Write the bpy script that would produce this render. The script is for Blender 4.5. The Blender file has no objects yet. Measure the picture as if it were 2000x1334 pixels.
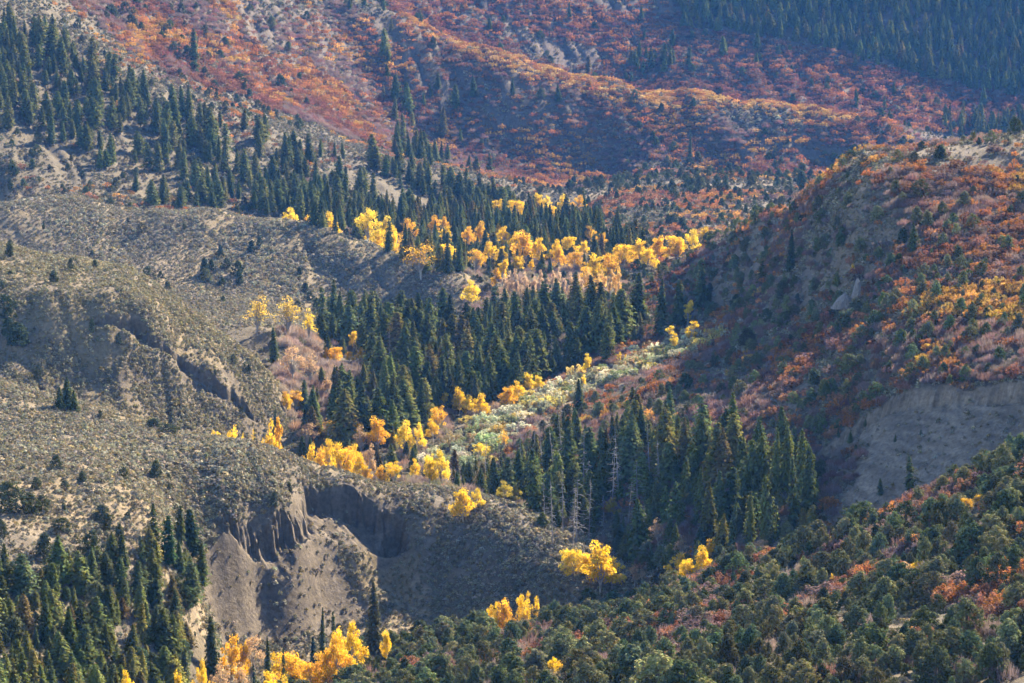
import bpy, math
import numpy as np

# ------------------------------------------------------------------ camera, sky, sun, exposure
SC = bpy.context.scene
COL = SC.collection
PITCH = math.radians(-6.0)          # looking down into the valley
FPX = 5671.0                        # focal length in units of a 2000-wide picture (20 degrees across)
CW, CH = 1000.0, 667.0
cam_d = bpy.data.cameras.new('camera')
cam_d.sensor_width = 36.0
cam_d.lens = 36.0 * FPX / 2000.0
cam_d.clip_start = 1.0
cam_d.clip_end = 12000.0
cam = bpy.data.objects.new('camera', cam_d)
COL.objects.link(cam)
cam.location = (0, 0, 0)
cam.rotation_euler = (math.radians(90) + PITCH, 0, 0)
SC.camera = cam

SUN_AZ = math.radians(33.0)         # clockwise from the viewing direction: from the right, a little ahead
SUN_EL = math.radians(31.0)
w = bpy.data.worlds.new('World')
SC.world = w
w.use_nodes = True
nt = w.node_tree
nt.nodes.clear()
wo = nt.nodes.new('ShaderNodeOutputWorld')
bg = nt.nodes.new('ShaderNodeBackground')
sky = nt.nodes.new('ShaderNodeTexSky')
sky.sky_type = 'NISHITA'
sky.sun_disc = False
sky.sun_elevation = SUN_EL
sky.sun_rotation = SUN_AZ
sky.altitude = 2200
bg.inputs['Strength'].default_value = 0.07
nt.links.new(sky.outputs[0], bg.inputs[0])
nt.links.new(bg.outputs[0], wo.inputs[0])
sun_d = bpy.data.lights.new('sun', 'SUN')
sun_d.energy = 4.8
sun_d.angle = math.radians(0.5)
sun_d.color = (1.0, 0.84, 0.60)
sun = bpy.data.objects.new('sun', sun_d)
COL.objects.link(sun)
from mathutils import Vector
sdir = Vector((math.sin(SUN_AZ) * math.cos(SUN_EL), math.cos(SUN_AZ) * math.cos(SUN_EL), math.sin(SUN_EL)))
sun.rotation_euler = (-sdir).to_track_quat('-Z', 'Y').to_euler()
sun.location = sdir * 3000
SC.view_settings.view_transform = 'Standard'
SC.view_settings.look = 'None'
SC.view_settings.gamma = 1.0
SC.view_settings.use_curve_mapping = False
SC.view_settings.exposure = 2.45
SC.render.engine = 'CYCLES'
SC.cycles.use_denoising = True
SC.cycles.adaptive_threshold = 0.035
SC.cycles.max_bounces = 4
SC.cycles.diffuse_bounces = 2
SC.cycles.transmission_bounces = 2
SC.cycles.volume_bounces = 0
SC.cycles.caustics_reflective = False
SC.cycles.caustics_refractive = False

# ------------------------------------------------------------------ survey helpers: the picture's pixels as bearings
cP, sP = math.cos(PITCH), math.sin(PITCH)
def ray(px, py):
    """bearing of a pixel as (x per metre ahead, z per metre ahead)"""
    a = (np.asarray(px, float) - CW) / FPX
    b = (CH - np.asarray(py, float)) / FPX
    d = cP - b * sP
    return a / d, (sP + b * cP) / d
def project(x, y, z):
    f = y * cP + z * sP
    return CW + FPX * x / f, CH - FPX * (-y * sP + z * cP) / f

rng = np.random.default_rng(7)

def _hash(ix, iy, seed):
    h = (ix.astype(np.int64) * 374761393 + iy.astype(np.int64) * 668265263 + seed * 974711) & 0x7fffffff
    h = ((h ^ (h >> 13)) * 1274126177) & 0x7fffffff
    h = h ^ (h >> 16)
    return (h & 0xffff) / 65535.0
def vnoise(x, y, seed=0):
    x = np.asarray(x, float); y = np.asarray(y, float)
    ix = np.floor(x); iy = np.floor(y)
    fx = x - ix; fy = y - iy
    fx = fx * fx * fx * (fx * (fx * 6 - 15) + 10); fy = fy * fy * fy * (fy * (fy * 6 - 15) + 10)
    a = _hash(ix, iy, seed); b = _hash(ix + 1, iy, seed); c = _hash(ix, iy + 1, seed); d = _hash(ix + 1, iy + 1, seed)
    return (a * (1 - fx) + b * fx) * (1 - fy) + (c * (1 - fx) + d * fx) * fy
def fbm(x, y, seed=0, oct=4):
    s = 0; amp = 0.5; t = 0
    for k in range(oct):
        s = s + amp * vnoise(x * 2 ** k + 17.3 * k, y * 2 ** k - 9.1 * k, seed + k); t += amp; amp *= 0.5
    return s / t * 2 - 1
def smooth(a, b, x):
    t = np.clip((x - a) / (b - a), 0, 1)
    return t * t * (3 - 2 * t)
# ------------------------------------------------------------------ terrain: surveyed points, then one height field
LAND = ['near_slope', 'near_bluff', 'cliff_bluff', 'flat_bluff', 'valley', 'right_hill', 'bench', 'spur', 'red_hill', 'far_hill']
CP = []
def P(land, *pts):                      # (pixel x, pixel y, metres ahead)
    for px, py, Y in pts:
        s, q = ray(px, py); CP.append((float(s), Y, float(q) * Y, LAND.index(land)))
def H(land, *pts):                      # (pixel x, metres ahead, height)
    for px, Y, z in pts:
        CP.append(((px - CW) / FPX, Y, z, LAND.index(land)))

P('near_slope', (2000, 1334, 420), (1750, 1334, 435), (1500, 1334, 450), (1250, 1334, 475), (1000, 1334, 510), (800, 1334, 570), (650, 1334, 630),
  (2000, 1200, 480), (1750, 1210, 520), (1500, 1220, 550), (1250, 1250, 600), (1050, 1270, 640), (2000, 1050, 550), (1750, 1110, 590), (1450, 1160, 630),
  (2000, 893, 640), (1850, 958, 655), (1700, 1022, 668), (1560, 1075, 685), (1400, 1125, 700), (1220, 1198, 720), (1100, 1220, 722), (950, 1240, 715), (800, 1275, 690), (700, 1310, 655),
  (2200, 820, 640), (2200, 1050, 540))
H('near_slope', (0, 300, -100), (500, 300, -100), (1000, 300, -98), (1500, 300, -96), (2000, 300, -92), (2500, 300, -85), (-500, 300, -95),
  (2600, 450, -76), (2600, 640, -68), (2600, 550, -70), (1000, 400, -104), (1500, 380, -100), (2000, 360, -94), (500, 430, -116), (0, 430, -112))
P('near_bluff', (0, 1334, 575), (200, 1334, 605), (350, 1334, 630), (0, 1180, 612), (150, 1180, 630), (300, 1180, 655), (0, 1075, 635), (200, 1090, 655), (330, 1080, 685),
  (0, 1000, 660), (150, 1000, 675), (300, 990, 700), (0, 900, 725), (200, 900, 745), (400, 930, 760), (0, 820, 790), (200, 850, 795),
  (0, 745, 850), (100, 770, 850), (200, 800, 850), (300, 825, 850), (400, 852, 850), (480, 880, 850), (560, 907, 850), (650, 925, 840), (750, 943, 824), (850, 970, 808), (950, 1003, 797), (1020, 1035, 790), (1090, 1077, 783), (1150, 1115, 778), (1205, 1155, 772),
  (400, 1020, 742), (470, 1003, 750), (540, 985, 762), (600, 955, 785), (680, 952, 795), (760, 975, 800), (820, 1010, 797), (900, 1060, 790), (1000, 1110, 778), (1100, 1150, 769),
  (420, 1240, 718), (520, 1240, 736), (650, 1225, 752), (780, 1215, 762), (900, 1208, 768), (1000, 1200, 766), (1100, 1192, 764), (1180, 1182, 765),
  (380, 1120, 715), (500, 1110, 748), (640, 1090, 772), (760, 1090, 786), (850, 1120, 782), (950, 1155, 774), (-300, 760, 850), (-300, 1000, 660), (-300, 1250, 590))
H('valley', (480, 690, -154), (560, 705, -155), (700, 725, -157), (850, 745, -158), (1000, 750, -157), (1150, 752, -153), (1230, 760, -150), (420, 655, -150))
H('near_bluff', (0, 890, -110), (200, 885, -114), (400, 885, -128), (560, 885, -134), (-300, 890, -104))
P('cliff_bluff', (0, 478, 1062), (130, 502, 1056), (230, 522, 1048), (300, 547, 1036), (350, 585, 1024), (400, 625, 1014), (450, 660, 1008), (500, 700, 1002), (530, 745, 996),
  (0, 540, 978), (120, 560, 975), (0, 586, 955), (120, 590, 954), (215, 592, 958), (200, 560, 982), (300, 635, 962), (360, 690, 968), (420, 725, 968), (480, 775, 972), (525, 815, 975), (150, 530, 1005), (0, 510, 1010), (350, 640, 985), (430, 690, 985),
  (0, 622, 947), (100, 645, 944), (200, 690, 942), (300, 740, 948), (400, 800, 951), (480, 860, 956), (0, 700, 933), (150, 770, 927), (300, 830, 930), (400, 862, 934), (550, 860, 966), (-300, 480, 1060), (-300, 620, 950), (-300, 720, 930))
H('cliff_bluff', (0, 1110, -86), (200, 1105, -95), (350, 1080, -108), (480, 1050, -122), (-300, 1110, -82))
P('flat_bluff', (0, 392, 1420), (150, 398, 1420), (300, 406, 1415), (430, 418, 1410), (550, 432, 1400), (620, 445, 1390), (680, 462, 1380), (730, 485, 1365), (780, 508, 1350), (840, 535, 1325), (900, 563, 1305),
  (0, 470, 1365), (0, 425, 1395), (250, 450, 1382), (250, 500, 1345), (450, 470, 1382), (450, 520, 1340), (600, 500, 1362), (640, 490, 1368), (420, 565, 1300), (480, 605, 1220), (560, 640, 1130), (540, 560, 1318), (650, 560, 1330), (720, 560, 1326), (800, 580, 1310), (880, 590, 1294), (620, 612, 1270), (740, 615, 1292), (840, 615, 1278), (-300, 390, 1420), (-300, 460, 1370))
H('flat_bluff', (0, 1230, -110), (250, 1210, -113), (0, 1470, -86), (300, 1460, -90), (550, 1450, -97), (700, 1430, -106), (830, 1390, -113), (-300, 1480, -84))
P('valley', (520, 650, 1090), (600, 660, 1110), (560, 720, 1060), (640, 760, 1040), (570, 800, 1000), (700, 700, 1110), (620, 860, 960), (720, 860, 960))
H('valley', (1250, 800, -144), (1100, 850, -142), (950, 880, -139.5), (800, 920, -137), (650, 900, -137), (700, 1000, -132), (850, 1000, -132.5), (800, 1100, -127), (950, 1100, -126), (950, 1200, -121.5), (1080, 1150, -120), (1000, 1300, -117.5), (1100, 1300, -115),
  (950, 1400, -115), (1100, 1420, -112), (900, 1500, -112.5), (800, 1500, -112), (1050, 1550, -109.5), (700, 1500, -108), (850, 1600, -110), (1000, 1700, -107), (1150, 1600, -107.5), (1100, 1850, -105), (960, 1800, -103))
P('right_hill', (2000, 270, 985), (1910, 285, 990), (1830, 292, 995), (1740, 300, 1005), (1650, 312, 1015), (1600, 350, 1048), (1560, 385, 1072), (1500, 410, 1125), (1450, 440, 1165), (1400, 470, 1195), (1340, 505, 1212), (1290, 535, 1220), (1230, 568, 1220), (1180, 592, 1232),
  (2000, 380, 930), (1800, 400, 935), (1650, 420, 960), (2000, 500, 875), (1800, 500, 890), (1620, 520, 965), (1480, 540, 1075), (1400, 600, 1105), (1350, 590, 1140), (1250, 620, 1130),
  (2000, 620, 815), (1800, 620, 830), (1600, 640, 900), (1450, 650, 990), (1350, 690, 1030), (1200, 730, 1040), (1250, 750, 960),
  (2000, 738, 762), (1850, 748, 775), (1750, 760, 785), (1690, 800, 792), (1640, 838, 798), (1590, 872, 802), (1600, 760, 830), (1450, 770, 870), (1320, 800, 895), (1450, 850, 830), (1150, 800, 965), (1050, 850, 940), (1200, 850, 905), (1550, 900, 795), (1500, 960, 780), (1400, 950, 800), (1300, 900, 840), (1400, 1040, 770), (1300, 1050, 780),
  (1560, 1070, 733), (1640, 1020, 735), (1700, 985, 735), (1800, 930, 732), (1900, 890, 728), (2000, 860, 722), (1700, 900, 758), (1850, 840, 752), (2000, 790, 745), (1620, 950, 765))
H('right_hill', (2000, 1080, -44), (1800, 1090, -52), (1600, 1130, -76), (1480, 1210, -94), (1380, 1270, -105), (2000, 1250, -72), (1700, 1300, -98), (1500, 1400, -106),
  (2300, 990, -22), (2300, 875, -48), (2300, 770, -68), (2300, 720, -78), (2600, 1000, -12), (2600, 850, -32), (2600, 740, -55), (2600, 1250, -50), (2300, 1250, -62))
P('bench', (1250, 352, 1950), (1350, 345, 1960), (1450, 345, 1950), (1530, 350, 1940), (1200, 385, 1850), (1300, 400, 1780), (1430, 400, 1750), (1150, 430, 1720), (1250, 445, 1640), (1380, 440, 1620), (1200, 490, 1480), (1300, 490, 1470), (1250, 530, 1380))
H('bench', (1300, 2060, -101), (1500, 2050, -103), (1700, 1800, -105), (2000, 1800, -105), (1700, 1550, -107), (2000, 1550, -103), (2300, 1800, -95))
P('spur', (-150, -60, 1740), (0, 15, 1730), (100, 60, 1730), (200, 105, 1735), (300, 155, 1740), (400, 205, 1750), (500, 245, 1760), (600, 275, 1775), (700, 300, 1790), (800, 325, 1810), (900, 360, 1830), (980, 400, 1840), (1040, 420, 1840),
  (0, 150, 1630), (0, 250, 1560), (0, 330, 1510), (150, 200, 1650), (150, 300, 1570), (150, 370, 1510), (300, 280, 1640), (300, 350, 1570), (300, 402, 1510), (450, 320, 1660), (450, 380, 1590), (450, 418, 1540), (600, 350, 1680), (600, 410, 1580), (750, 380, 1700), (750, 430, 1610), (880, 415, 1730), (-300, 150, 1650), (-300, 330, 1500))
H('spur', (200, 1800, -6), (400, 1820, -37), (600, 1840, -61), (800, 1880, -80), (950, 1900, -93))
P('red_hill', (550, -75, 2360), (700, -5, 2350), (800, 32, 2345), (900, 72, 2340), (1000, 108, 2330), (1100, 142, 2325), (1200, 160, 2320), (1350, 178, 2312), (1500, 198, 2302), (1600, 210, 2290), (1700, 228, 2275), (1780, 252, 2255), (1860, 285, 2230),
  (200, 0, 1980), (400, 0, 2110), (300, 90, 1930), (550, 60, 2180), (500, 150, 2030), (700, 120, 2250), (650, 220, 2040), (850, 118, 2278), (850, 280, 2190), (1000, 155, 2272), (1000, 310, 2192), (1100, 185, 2268), (1100, 318, 2200), (1200, 205, 2262), (1200, 320, 2203), (1400, 235, 2255), (1400, 325, 2208), (1600, 262, 2240), (1600, 330, 2202), (1750, 310, 2205), (750, 290, 2060), (950, 345, 2040), (1300, 338, 2080), (1600, 340, 2080), (1900, 320, 2150), (0, -150, 1980), (-300, -200, 1950))
H('red_hill', (700, 2430, 12), (900, 2440, -28), (1100, 2440, -58), (1300, 2440, -72), (1500, 2430, -82), (1700, 2410, -92), (1900, 2380, -100), (2200, 2250, -80), (2300, 2100, -90), (550, 2450, 45))
P('far_hill', (850, -10, 2620), (1000, 90, 2560), (1000, 20, 2625), (1000, -60, 2700), (1150, 140, 2550), (1150, 60, 2630), (1150, -40, 2720), (1300, 160, 2545), (1300, 70, 2640), (1300, 0, 2700), (1300, -100, 2780), (1500, 185, 2530), (1500, 100, 2625), (1500, 0, 2715), (1500, -120, 2820), (1700, 218, 2515), (1700, 120, 2620), (1700, 0, 2725), (1700, -120, 2830), (1880, 262, 2470), (1880, 200, 2570), (1880, 130, 2640), (1880, 0, 2740), (2000, 262, 2450), (2000, 190, 2570), (2000, 110, 2650), (2000, 0, 2745), (2000, -120, 2850), (2300, 60, 2700), (2300, 240, 2450),
  (600, -150, 2620), (1000, -260, 3000), (1600, -330, 3020), (2300, -330, 3020), (300, -260, 2500), (-300, -300, 2400))
CPA = np.array(CP)
US = 2.2                                # sideways features are finer than those in depth
def _feat(s, Y):
    return np.stack([np.asarray(s) * US, np.log(np.asarray(Y))], -1)
_cf = _feat(CPA[:, 0], CPA[:, 1])
def _kern(d2):
    return np.sqrt(d2 + 0.012 ** 2)
_K = _kern(((_cf[:, None] - _cf[None]) ** 2).sum(-1))
_n = len(_cf)
_A = np.zeros((_n + 3, _n + 3))
_A[:_n, :_n] = _K - np.eye(_n) * 1e-4
_A[:_n, _n] = 1; _A[:_n, _n + 1:] = _cf
_A[_n, :_n] = 1; _A[_n + 1:, :_n] = _cf.T
_W = np.linalg.solve(_A, np.r_[CPA[:, 2] / CPA[:, 1], 0, 0, 0])
GS = np.linspace(-0.285, 0.30, 300)     # coarse survey grid
GL = np.linspace(math.log(280), math.log(3100), 640)
def _rbf(s, Y):
    f = _feat(s, Y).reshape(-1, 2)
    out = np.empty(len(f))
    for i in range(0, len(f), 20000):
        g = f[i:i + 20000]
        out[i:i + 20000] = _kern(((g[:, None] - _cf[None]) ** 2).sum(-1)) @ _W[:_n] + _W[_n] + g @ _W[_n + 1:]
    return out
_g = np.meshgrid(GS, np.exp(GL), indexing='ij')
COARSE = _rbf(_g[0], _g[1]).reshape(len(GS), len(GL)) * _g[1]
_k = np.array([1, 2, 1]) / 4.0
def _blur(a, n=1):
    for _ in range(n):
        b = np.pad(a, 1, mode='edge')
        a = _k[0] * b[:-2, 1:-1] + _k[1] * b[1:-1, 1:-1] + _k[2] * b[2:, 1:-1]
        b = np.pad(a, 1, mode='edge')
        a = _k[0] * b[1:-1, :-2] + _k[1] * b[1:-1, 1:-1] + _k[2] * b[1:-1, 2:]
    return a
COARSE = _blur(COARSE, 2)
def _bil(G, x, y):
    Y = np.clip(y, 285, 3090)
    u = np.clip((x / Y - GS[0]) / (GS[1] - GS[0]), 0, len(GS) - 1.001)
    v = np.clip((np.log(Y) - GL[0]) / (GL[1] - GL[0]), 0, len(GL) - 1.001)
    i = u.astype(int); j = v.astype(int); fu = u - i; fv = v - j
    return (G[i, j] * (1 - fu) + G[i + 1, j] * fu) * (1 - fv) + (G[i, j + 1] * (1 - fu) + G[i + 1, j + 1] * fu) * fv
def base_h(x, y):
    return _bil(COARSE, x, y)
def hit(px, py, hf=None, y0=380.0):
    """where the bearing of a pixel first meets the ground"""
    hf = hf or base_h
    s, q = ray(px, py)
    Y = np.exp(np.linspace(math.log(y0), math.log(3000), 2600))
    below = hf(s * Y, Y) >= q * Y
    k = int(np.argmax(below)) if below.any() else len(Y) - 1
    return float(s * Y[k]), float(Y[k])

# eroded rims: a clay cliff under the rim, loose scree below it
def rim(pts, height, width, butt, size, steep, ends=0.12, seed=1, reach=60):
    w = np.array([hit(*p) if len(p) == 2 else (float(ray(p[0], p[1])[0]) * p[2], p[2]) for p in pts])
    return dict(xy=w, z=base_h(w[:, 0], w[:, 1]), h=height, w=width, butt=butt, size=size, steep=steep, ends=ends, seed=seed, reach=reach)
RIMS = [
    rim([(408, 1022, 742), (440, 1010, 748), (500, 997, 756), (545, 985, 764), (575, 968, 776), (600, 953, 786), (650, 949, 793), (710, 955, 798), (765, 975, 800), (800, 1010, 795), (812, 1060, 786)], 8.0, 1.6, 2.8, 5.5, 0.70, seed=3, reach=46),
    rim([(150, 600, 952), (215, 590, 957), (262, 615, 960), (300, 640, 961), (340, 680, 966), (390, 715, 966), (440, 745, 968), (490, 785, 972), (525, 820, 974)], 5.0, 1.6, 3.6, 7.0, 0.45, seed=5, reach=7),
    rim([(1560, 905, 793), (1592, 872, 801), (1640, 838, 797), (1690, 800, 791), (1750, 761, 784), (1850, 749, 774), (2000, 739, 761), (2200, 735, 750)], 5.0, 3.0, 2.5, 7.0, 0.66, ends=0.05, seed=9),
]
def carve(x, y, z):
    """cut the eroded faces into the slope; returns new heights and how bare the ground is"""
    bare = np.zeros_like(z)
    for R in RIMS:
        p = R['xy']
        m = (x > p[:, 0].min() - 50) & (x < p[:, 0].max() + 50) & (y > p[:, 1].min() - 75) & (y < p[:, 1].max() + 15)
        if not m.any():
            continue
        X, Yy = x[m], y[m]
        best = np.full(len(X), 1e9); sd = np.zeros(len(X)); tt = np.zeros(len(X)); zr = np.zeros(len(X))
        seg = np.diff(p, axis=0); L = np.hypot(*seg.T); cum = np.r_[0, np.cumsum(L)]
        for k in range(len(seg)):
            t = ((X - p[k, 0]) * seg[k, 0] + (Yy - p[k, 1]) * seg[k, 1]) / L[k] ** 2
            lo = 0 if k else -9; hi = 1 if k < len(seg) - 1 else 9
            tc = np.clip(t, max(lo, -0.0) if k else -0.6, 1 if k < len(seg) - 1 else 1.6)
            dx = X - (p[k, 0] + tc * seg[k, 0]); dy = Yy - (p[k, 1] + tc * seg[k, 1])
            d = np.hypot(dx, dy)
            c = (seg[k, 0] * (Yy - p[k, 1]) - seg[k, 1] * (X - p[k, 0])) / L[k]
            u = d < best
            best = np.where(u, d, best); sd = np.where(u, np.where(c < 0, d, -d), sd)
            tt = np.where(u, cum[k] + tc * L[k], tt); zr = np.where(u, R['z'][k] + np.clip(tc, 0, 1) * (R['z'][k + 1] - R['z'][k]), zr)
        T = cum[-1]; f = tt / T
        end = smooth(-0.02, R['ends'], f) * smooth(1.02, 1 - R['ends'], f)
        n1 = vnoise(tt / R['size'], sd / 30.0, R['seed']); n2 = vnoise(tt / (R['size'] * 0.33), sd / 12.0, R['seed'] + 1)
        n3 = vnoise(tt / (R['size'] * 3.3), sd / 60.0, R['seed'] + 2)
        cw = tt / (R['size'] * 0.32) + 0.9 * vnoise(tt / R['size'], sd * 0, R['seed'] + 4) + 0.25 * vnoise(sd / 2.5, tt / 9, R['seed'] + 8)
        ci = np.floor(cw); cf = cw - ci
        col = _hash(ci, ci * 0, R['seed'] + 11)                       # each clay column stands out by its own amount
        crack = smooth(0.0, 0.13, cf) * smooth(1.0, 0.87, cf)
        big = smooth(0.30, 0.62, n3)
        s = sd - R['butt'] * ((col - 0.2) * 0.7 * crack * (0.4 + big) * smooth(7, 2, sd) + (n1 - 0.5) * 0.9 + (n2 - 0.5) * 0.35 + (n3 - 0.45) * 1.1)
        wd = R['w']
        drop = R['h'] * (0.75 + 0.5 * n3) * smooth(0, wd, s) + R['steep'] * np.maximum(0, s - wd * 0.4)
        drop = drop + 0.5 * (vnoise(tt / 1.3, s / 3.0, R['seed'] + 6) - 0.5) * smooth(0.2, 1.5, s)
        zc = zr + 0.3 - drop * end - 1.6 * (1 - col) * crack * smooth(0.1, 0.8, s) * smooth(4.5, 2.5, s) * end
        zz = z[m]
        new = np.where(s > 0, np.minimum(zz, zc), zz)
        new = zz + (new - zz) * smooth(0.0, 0.35, end)
        cut = smooth(0.4, 1.5, zz - new) * smooth(R['reach'] * 1.25, R['reach'] * 0.6, s + 8 * (n3 - 0.5) + 5 * (n1 - .5))
        z = z.copy(); z[m] = new
        b = bare[m]; bare[m] = np.maximum(b, np.maximum(cut, 0.999 * smooth(0.0, 0.6, s) * (s < wd * 2.2) * end))
    return z, bare
def full_h(x, y):
    z = base_h(x, y)
    far = np.clip((y - 500) / 2500, 0, 1)
    z = z + fbm(x / 45, y / 70, 11, 4) * (0.7 + 3.6 * far) + fbm(x / 7, y / 9, 21, 3) * (0.22 + 0.3 * far)
    # shallow draws that run down the slopes
    g = 1 - np.abs(fbm(x / 40 + y / 260, y / 210 - x / 400, 31, 3))
    z = z - smooth(0.7, 1.0, g) * (0.5 + 2.6 * far)
    # rills and gullies on the steeper clay slopes, running down to the creek
    e = 4.0
    st = np.degrees(np.arctan(np.hypot(base_h(x + e, y) - base_h(x - e, y), base_h(x, y + e) - base_h(x, y - e)) / (2 * e)))
    wx = x + 5 * fbm(x / 25, y / 25, 243, 2) + 0.35 * (y % 1000)
    r1 = 1 - np.abs(fbm(wx / 16, y / 70, 241, 2)); r2 = 1 - np.abs(fbm(wx / 5.5, y / 32, 247, 2))
    z = z - smooth(9, 26, st) * (smooth(0.72, 1.0, r1) * (np.where(y < 860, 0.25, 0.8) + 3.0 * far) + smooth(0.7, 1.0, r2) * np.where(y < 860, 0.3, 0.5))
    return carve(x, y, z)
# fine grid
px_c = np.concatenate([np.arange(-560, -60, 22), np.arange(-60, 2064, 4.0), np.arange(2064, 2640, 22)])
Sg = (px_c - CW) / FPX
Yg = np.concatenate([np.arange(300, 430, 8), np.arange(430, 600, 3.0), np.arange(600, 720, 1.3), np.arange(720, 830, 0.62), np.arange(830, 930, 1.6), np.arange(930, 985, 0.7), np.arange(985, 1300, 3.0), np.arange(1300, 2000, 5.0), np.arange(2000, 2860, 6.0), np.arange(2860, 3020, 20.0)])
NS, NY = len(Sg), len(Yg)
gx = Sg[:, None] * Yg[None, :]
gy = np.broadcast_to(Yg[None, :], gx.shape).copy()
gz, gbare = full_h(gx.ravel(), gy.ravel())
gz = gz.reshape(NS, NY); gbare = gbare.reshape(NS, NY)
def inpoly(px, py, poly):
    p = np.asarray(poly, float); inside = np.zeros(np.shape(px), bool)
    j = len(p) - 1
    for i in range(len(p)):
        c = ((p[i, 1] > py) != (p[j, 1] > py))
        with np.errstate(divide='ignore', invalid='ignore'):
            xx = (p[j, 0] - p[i, 0]) * (py - p[i, 1]) / (p[j, 1] - p[i, 1]) + p[i, 0]
        inside ^= c & (px < xx)
        j = i
    return inside
# slides of loose scree below the rims: where the outlines fall on the slope
_px, _py = project(gx, gy, gz)
_px = _px + 26 * fbm(gx / 5, gy / 5, 211, 3); _py = _py + 26 * fbm(gx / 5, gy / 5, 221, 3)
for poly, y0, y1, amt in (([(400, 1080), (425, 1015), (560, 975), (640, 950), (700, 955), (690, 1010), (650, 1080), (720, 1190), (640, 1245), (430, 1255), (395, 1160)], 690, 810, 0.97),
                          ([(650, 955), (785, 975), (805, 1090), (760, 1105), (690, 1080), (650, 1010)], 740, 815, 0.8),
                          ([(330, 690), (430, 725), (545, 820), (560, 875), (480, 862), (420, 800), (350, 730)], 900, 1000, 0.55),
                          ([(190, 740), (250, 700), (290, 760), (330, 830), (250, 800)], 900, 960, 0.4)):
    m = inpoly(_px, _py, poly) & (gy > y0) & (gy < y1)
    gbare = np.where(m, np.maximum(gbare, amt), gbare)
gbare = np.clip(_blur(gbare, 1), 0, 1)
def ground(x, y):
    """height, bareness of the built surface by bilinear lookup"""
    x = np.asarray(x, float); y = np.clip(np.asarray(y, float), Yg[0], Yg[-1] - 0.01)
    i = np.clip(np.searchsorted(Sg, x / y, 'right') - 1, 0, NS - 2); j = np.clip(np.searchsorted(Yg, y, 'right') - 1, 0, NY - 2)
    fu = np.clip((x / y - Sg[i]) / (Sg[i + 1] - Sg[i]), 0, 1); fv = (y - Yg[j]) / (Yg[j + 1] - Yg[j])
    def b(G):
        return (G[i, j] * (1 - fu) + G[i + 1, j] * fu) * (1 - fv) + (G[i, j + 1] * (1 - fu) + G[i + 1, j + 1] * fu) * fv
    return b(gz), b(gbare)
def gh(x, y):
    return ground(x, y)[0]
# normals of the whole surface, so that the landforms meet without a crease
P3 = np.stack([gx, gy, gz], -1)
du = np.gradient(P3, axis=0); dv = np.gradient(P3, axis=1)
NRM = np.cross(du, dv); NRM /= np.linalg.norm(NRM, axis=-1, keepdims=True)
slope = np.degrees(np.arccos(np.clip(NRM[..., 2], -1, 1)))
# nearest surveyed landform for every cell
cx = (gx[:-1, :-1] + gx[1:, 1:]) / 2; cy = (gy[:-1, :-1] + gy[1:, 1:]) / 2
_ci = np.zeros((150, 310), int)
_s = np.linspace(Sg[0], Sg[-1], 150); _l = np.linspace(math.log(300), math.log(3020), 310)
_q = _feat(*[a.ravel() for a in np.meshgrid(_s, np.exp(_l), indexing='ij')])
_near = np.concatenate([((q[:, None] - _cf[None]) ** 2).sum(-1).argmin(1) for q in np.array_split(_q, 12)])
_ci = CPA[_near, 3].astype(int).reshape(150, 310)
def land_of(x, y):
    i = np.clip(np.round((x / y - _s[0]) / (_s[1] - _s[0])).astype(int), 0, 149)
    j = np.clip(np.round((np.log(y) - _l[0]) / (_l[1] - _l[0])).astype(int), 0, 309)
    return _ci[i, j]
# ------------------------------------------------------------------ materials
def new_mat(name):
    m = bpy.data.materials.new(name); m.use_nodes = True
    nt = m.node_tree; nt.nodes.clear()
    out = nt.nodes.new('ShaderNodeOutputMaterial')
    return m, nt, out
def node(nt, kind, **kw):
    n = nt.nodes.new(kind)
    for k, v in kw.items():
        setattr(n, k, v)
    return n
def foliage_mat(name, trans=0.25, gloss=0.0):
    """leaf colour from the plant's own tint, varied leaf by leaf"""
    m, nt, out = new_mat(name)
    t = node(nt, 'ShaderNodeAttribute', attribute_type='INSTANCER', attribute_name='tint')
    v = node(nt, 'ShaderNodeAttribute', attribute_type='GEOMETRY', attribute_name='leaf_tone')
    mul = node(nt, 'ShaderNodeVectorMath', operation='MULTIPLY')
    nt.links.new(t.outputs['Color'], mul.inputs[0]); nt.links.new(v.outputs['Color'], mul.inputs[1])
    d = node(nt, 'ShaderNodeBsdfDiffuse'); tr = node(nt, 'ShaderNodeBsdfTranslucent'); mx = node(nt, 'ShaderNodeMixShader')
    mx.inputs[0].default_value = trans
    nt.links.new(mul.outputs[0], d.inputs[0]); nt.links.new(mul.outputs[0], tr.inputs[0])
    nt.links.new(d.outputs[0], mx.inputs[1]); nt.links.new(tr.outputs[0], mx.inputs[2])
    nt.links.new(mx.outputs[0], out.inputs[0])
    return m
def bark_mat(name, c1, c2, scale):
    m, nt, out = new_mat(name)
    tc = node(nt, 'ShaderNodeTexCoord'); no = node(nt, 'ShaderNodeTexNoise'); no.inputs['Scale'].default_value = scale
    mp = node(nt, 'ShaderNodeMapping'); mp.inputs['Scale'].default_value = (6, 6, 1)
    cr = node(nt, 'ShaderNodeValToRGB'); cr.color_ramp.elements[0].color = (*c1, 1); cr.color_ramp.elements[1].color = (*c2, 1)
    cr.color_ramp.elements[0].position = 0.35; cr.color_ramp.elements[1].position = 0.65
    p = node(nt, 'ShaderNodeBsdfPrincipled'); p.inputs['Roughness'].default_value = 0.95
    nt.links.new(tc.outputs['Object'], mp.inputs[0]); nt.links.new(mp.outputs[0], no.inputs[0]); nt.links.new(no.outputs[0], cr.inputs[0]); nt.links.new(cr.outputs[0], p.inputs[0]); nt.links.new(p.outputs[0], out.inputs[0])
    return m
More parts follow.
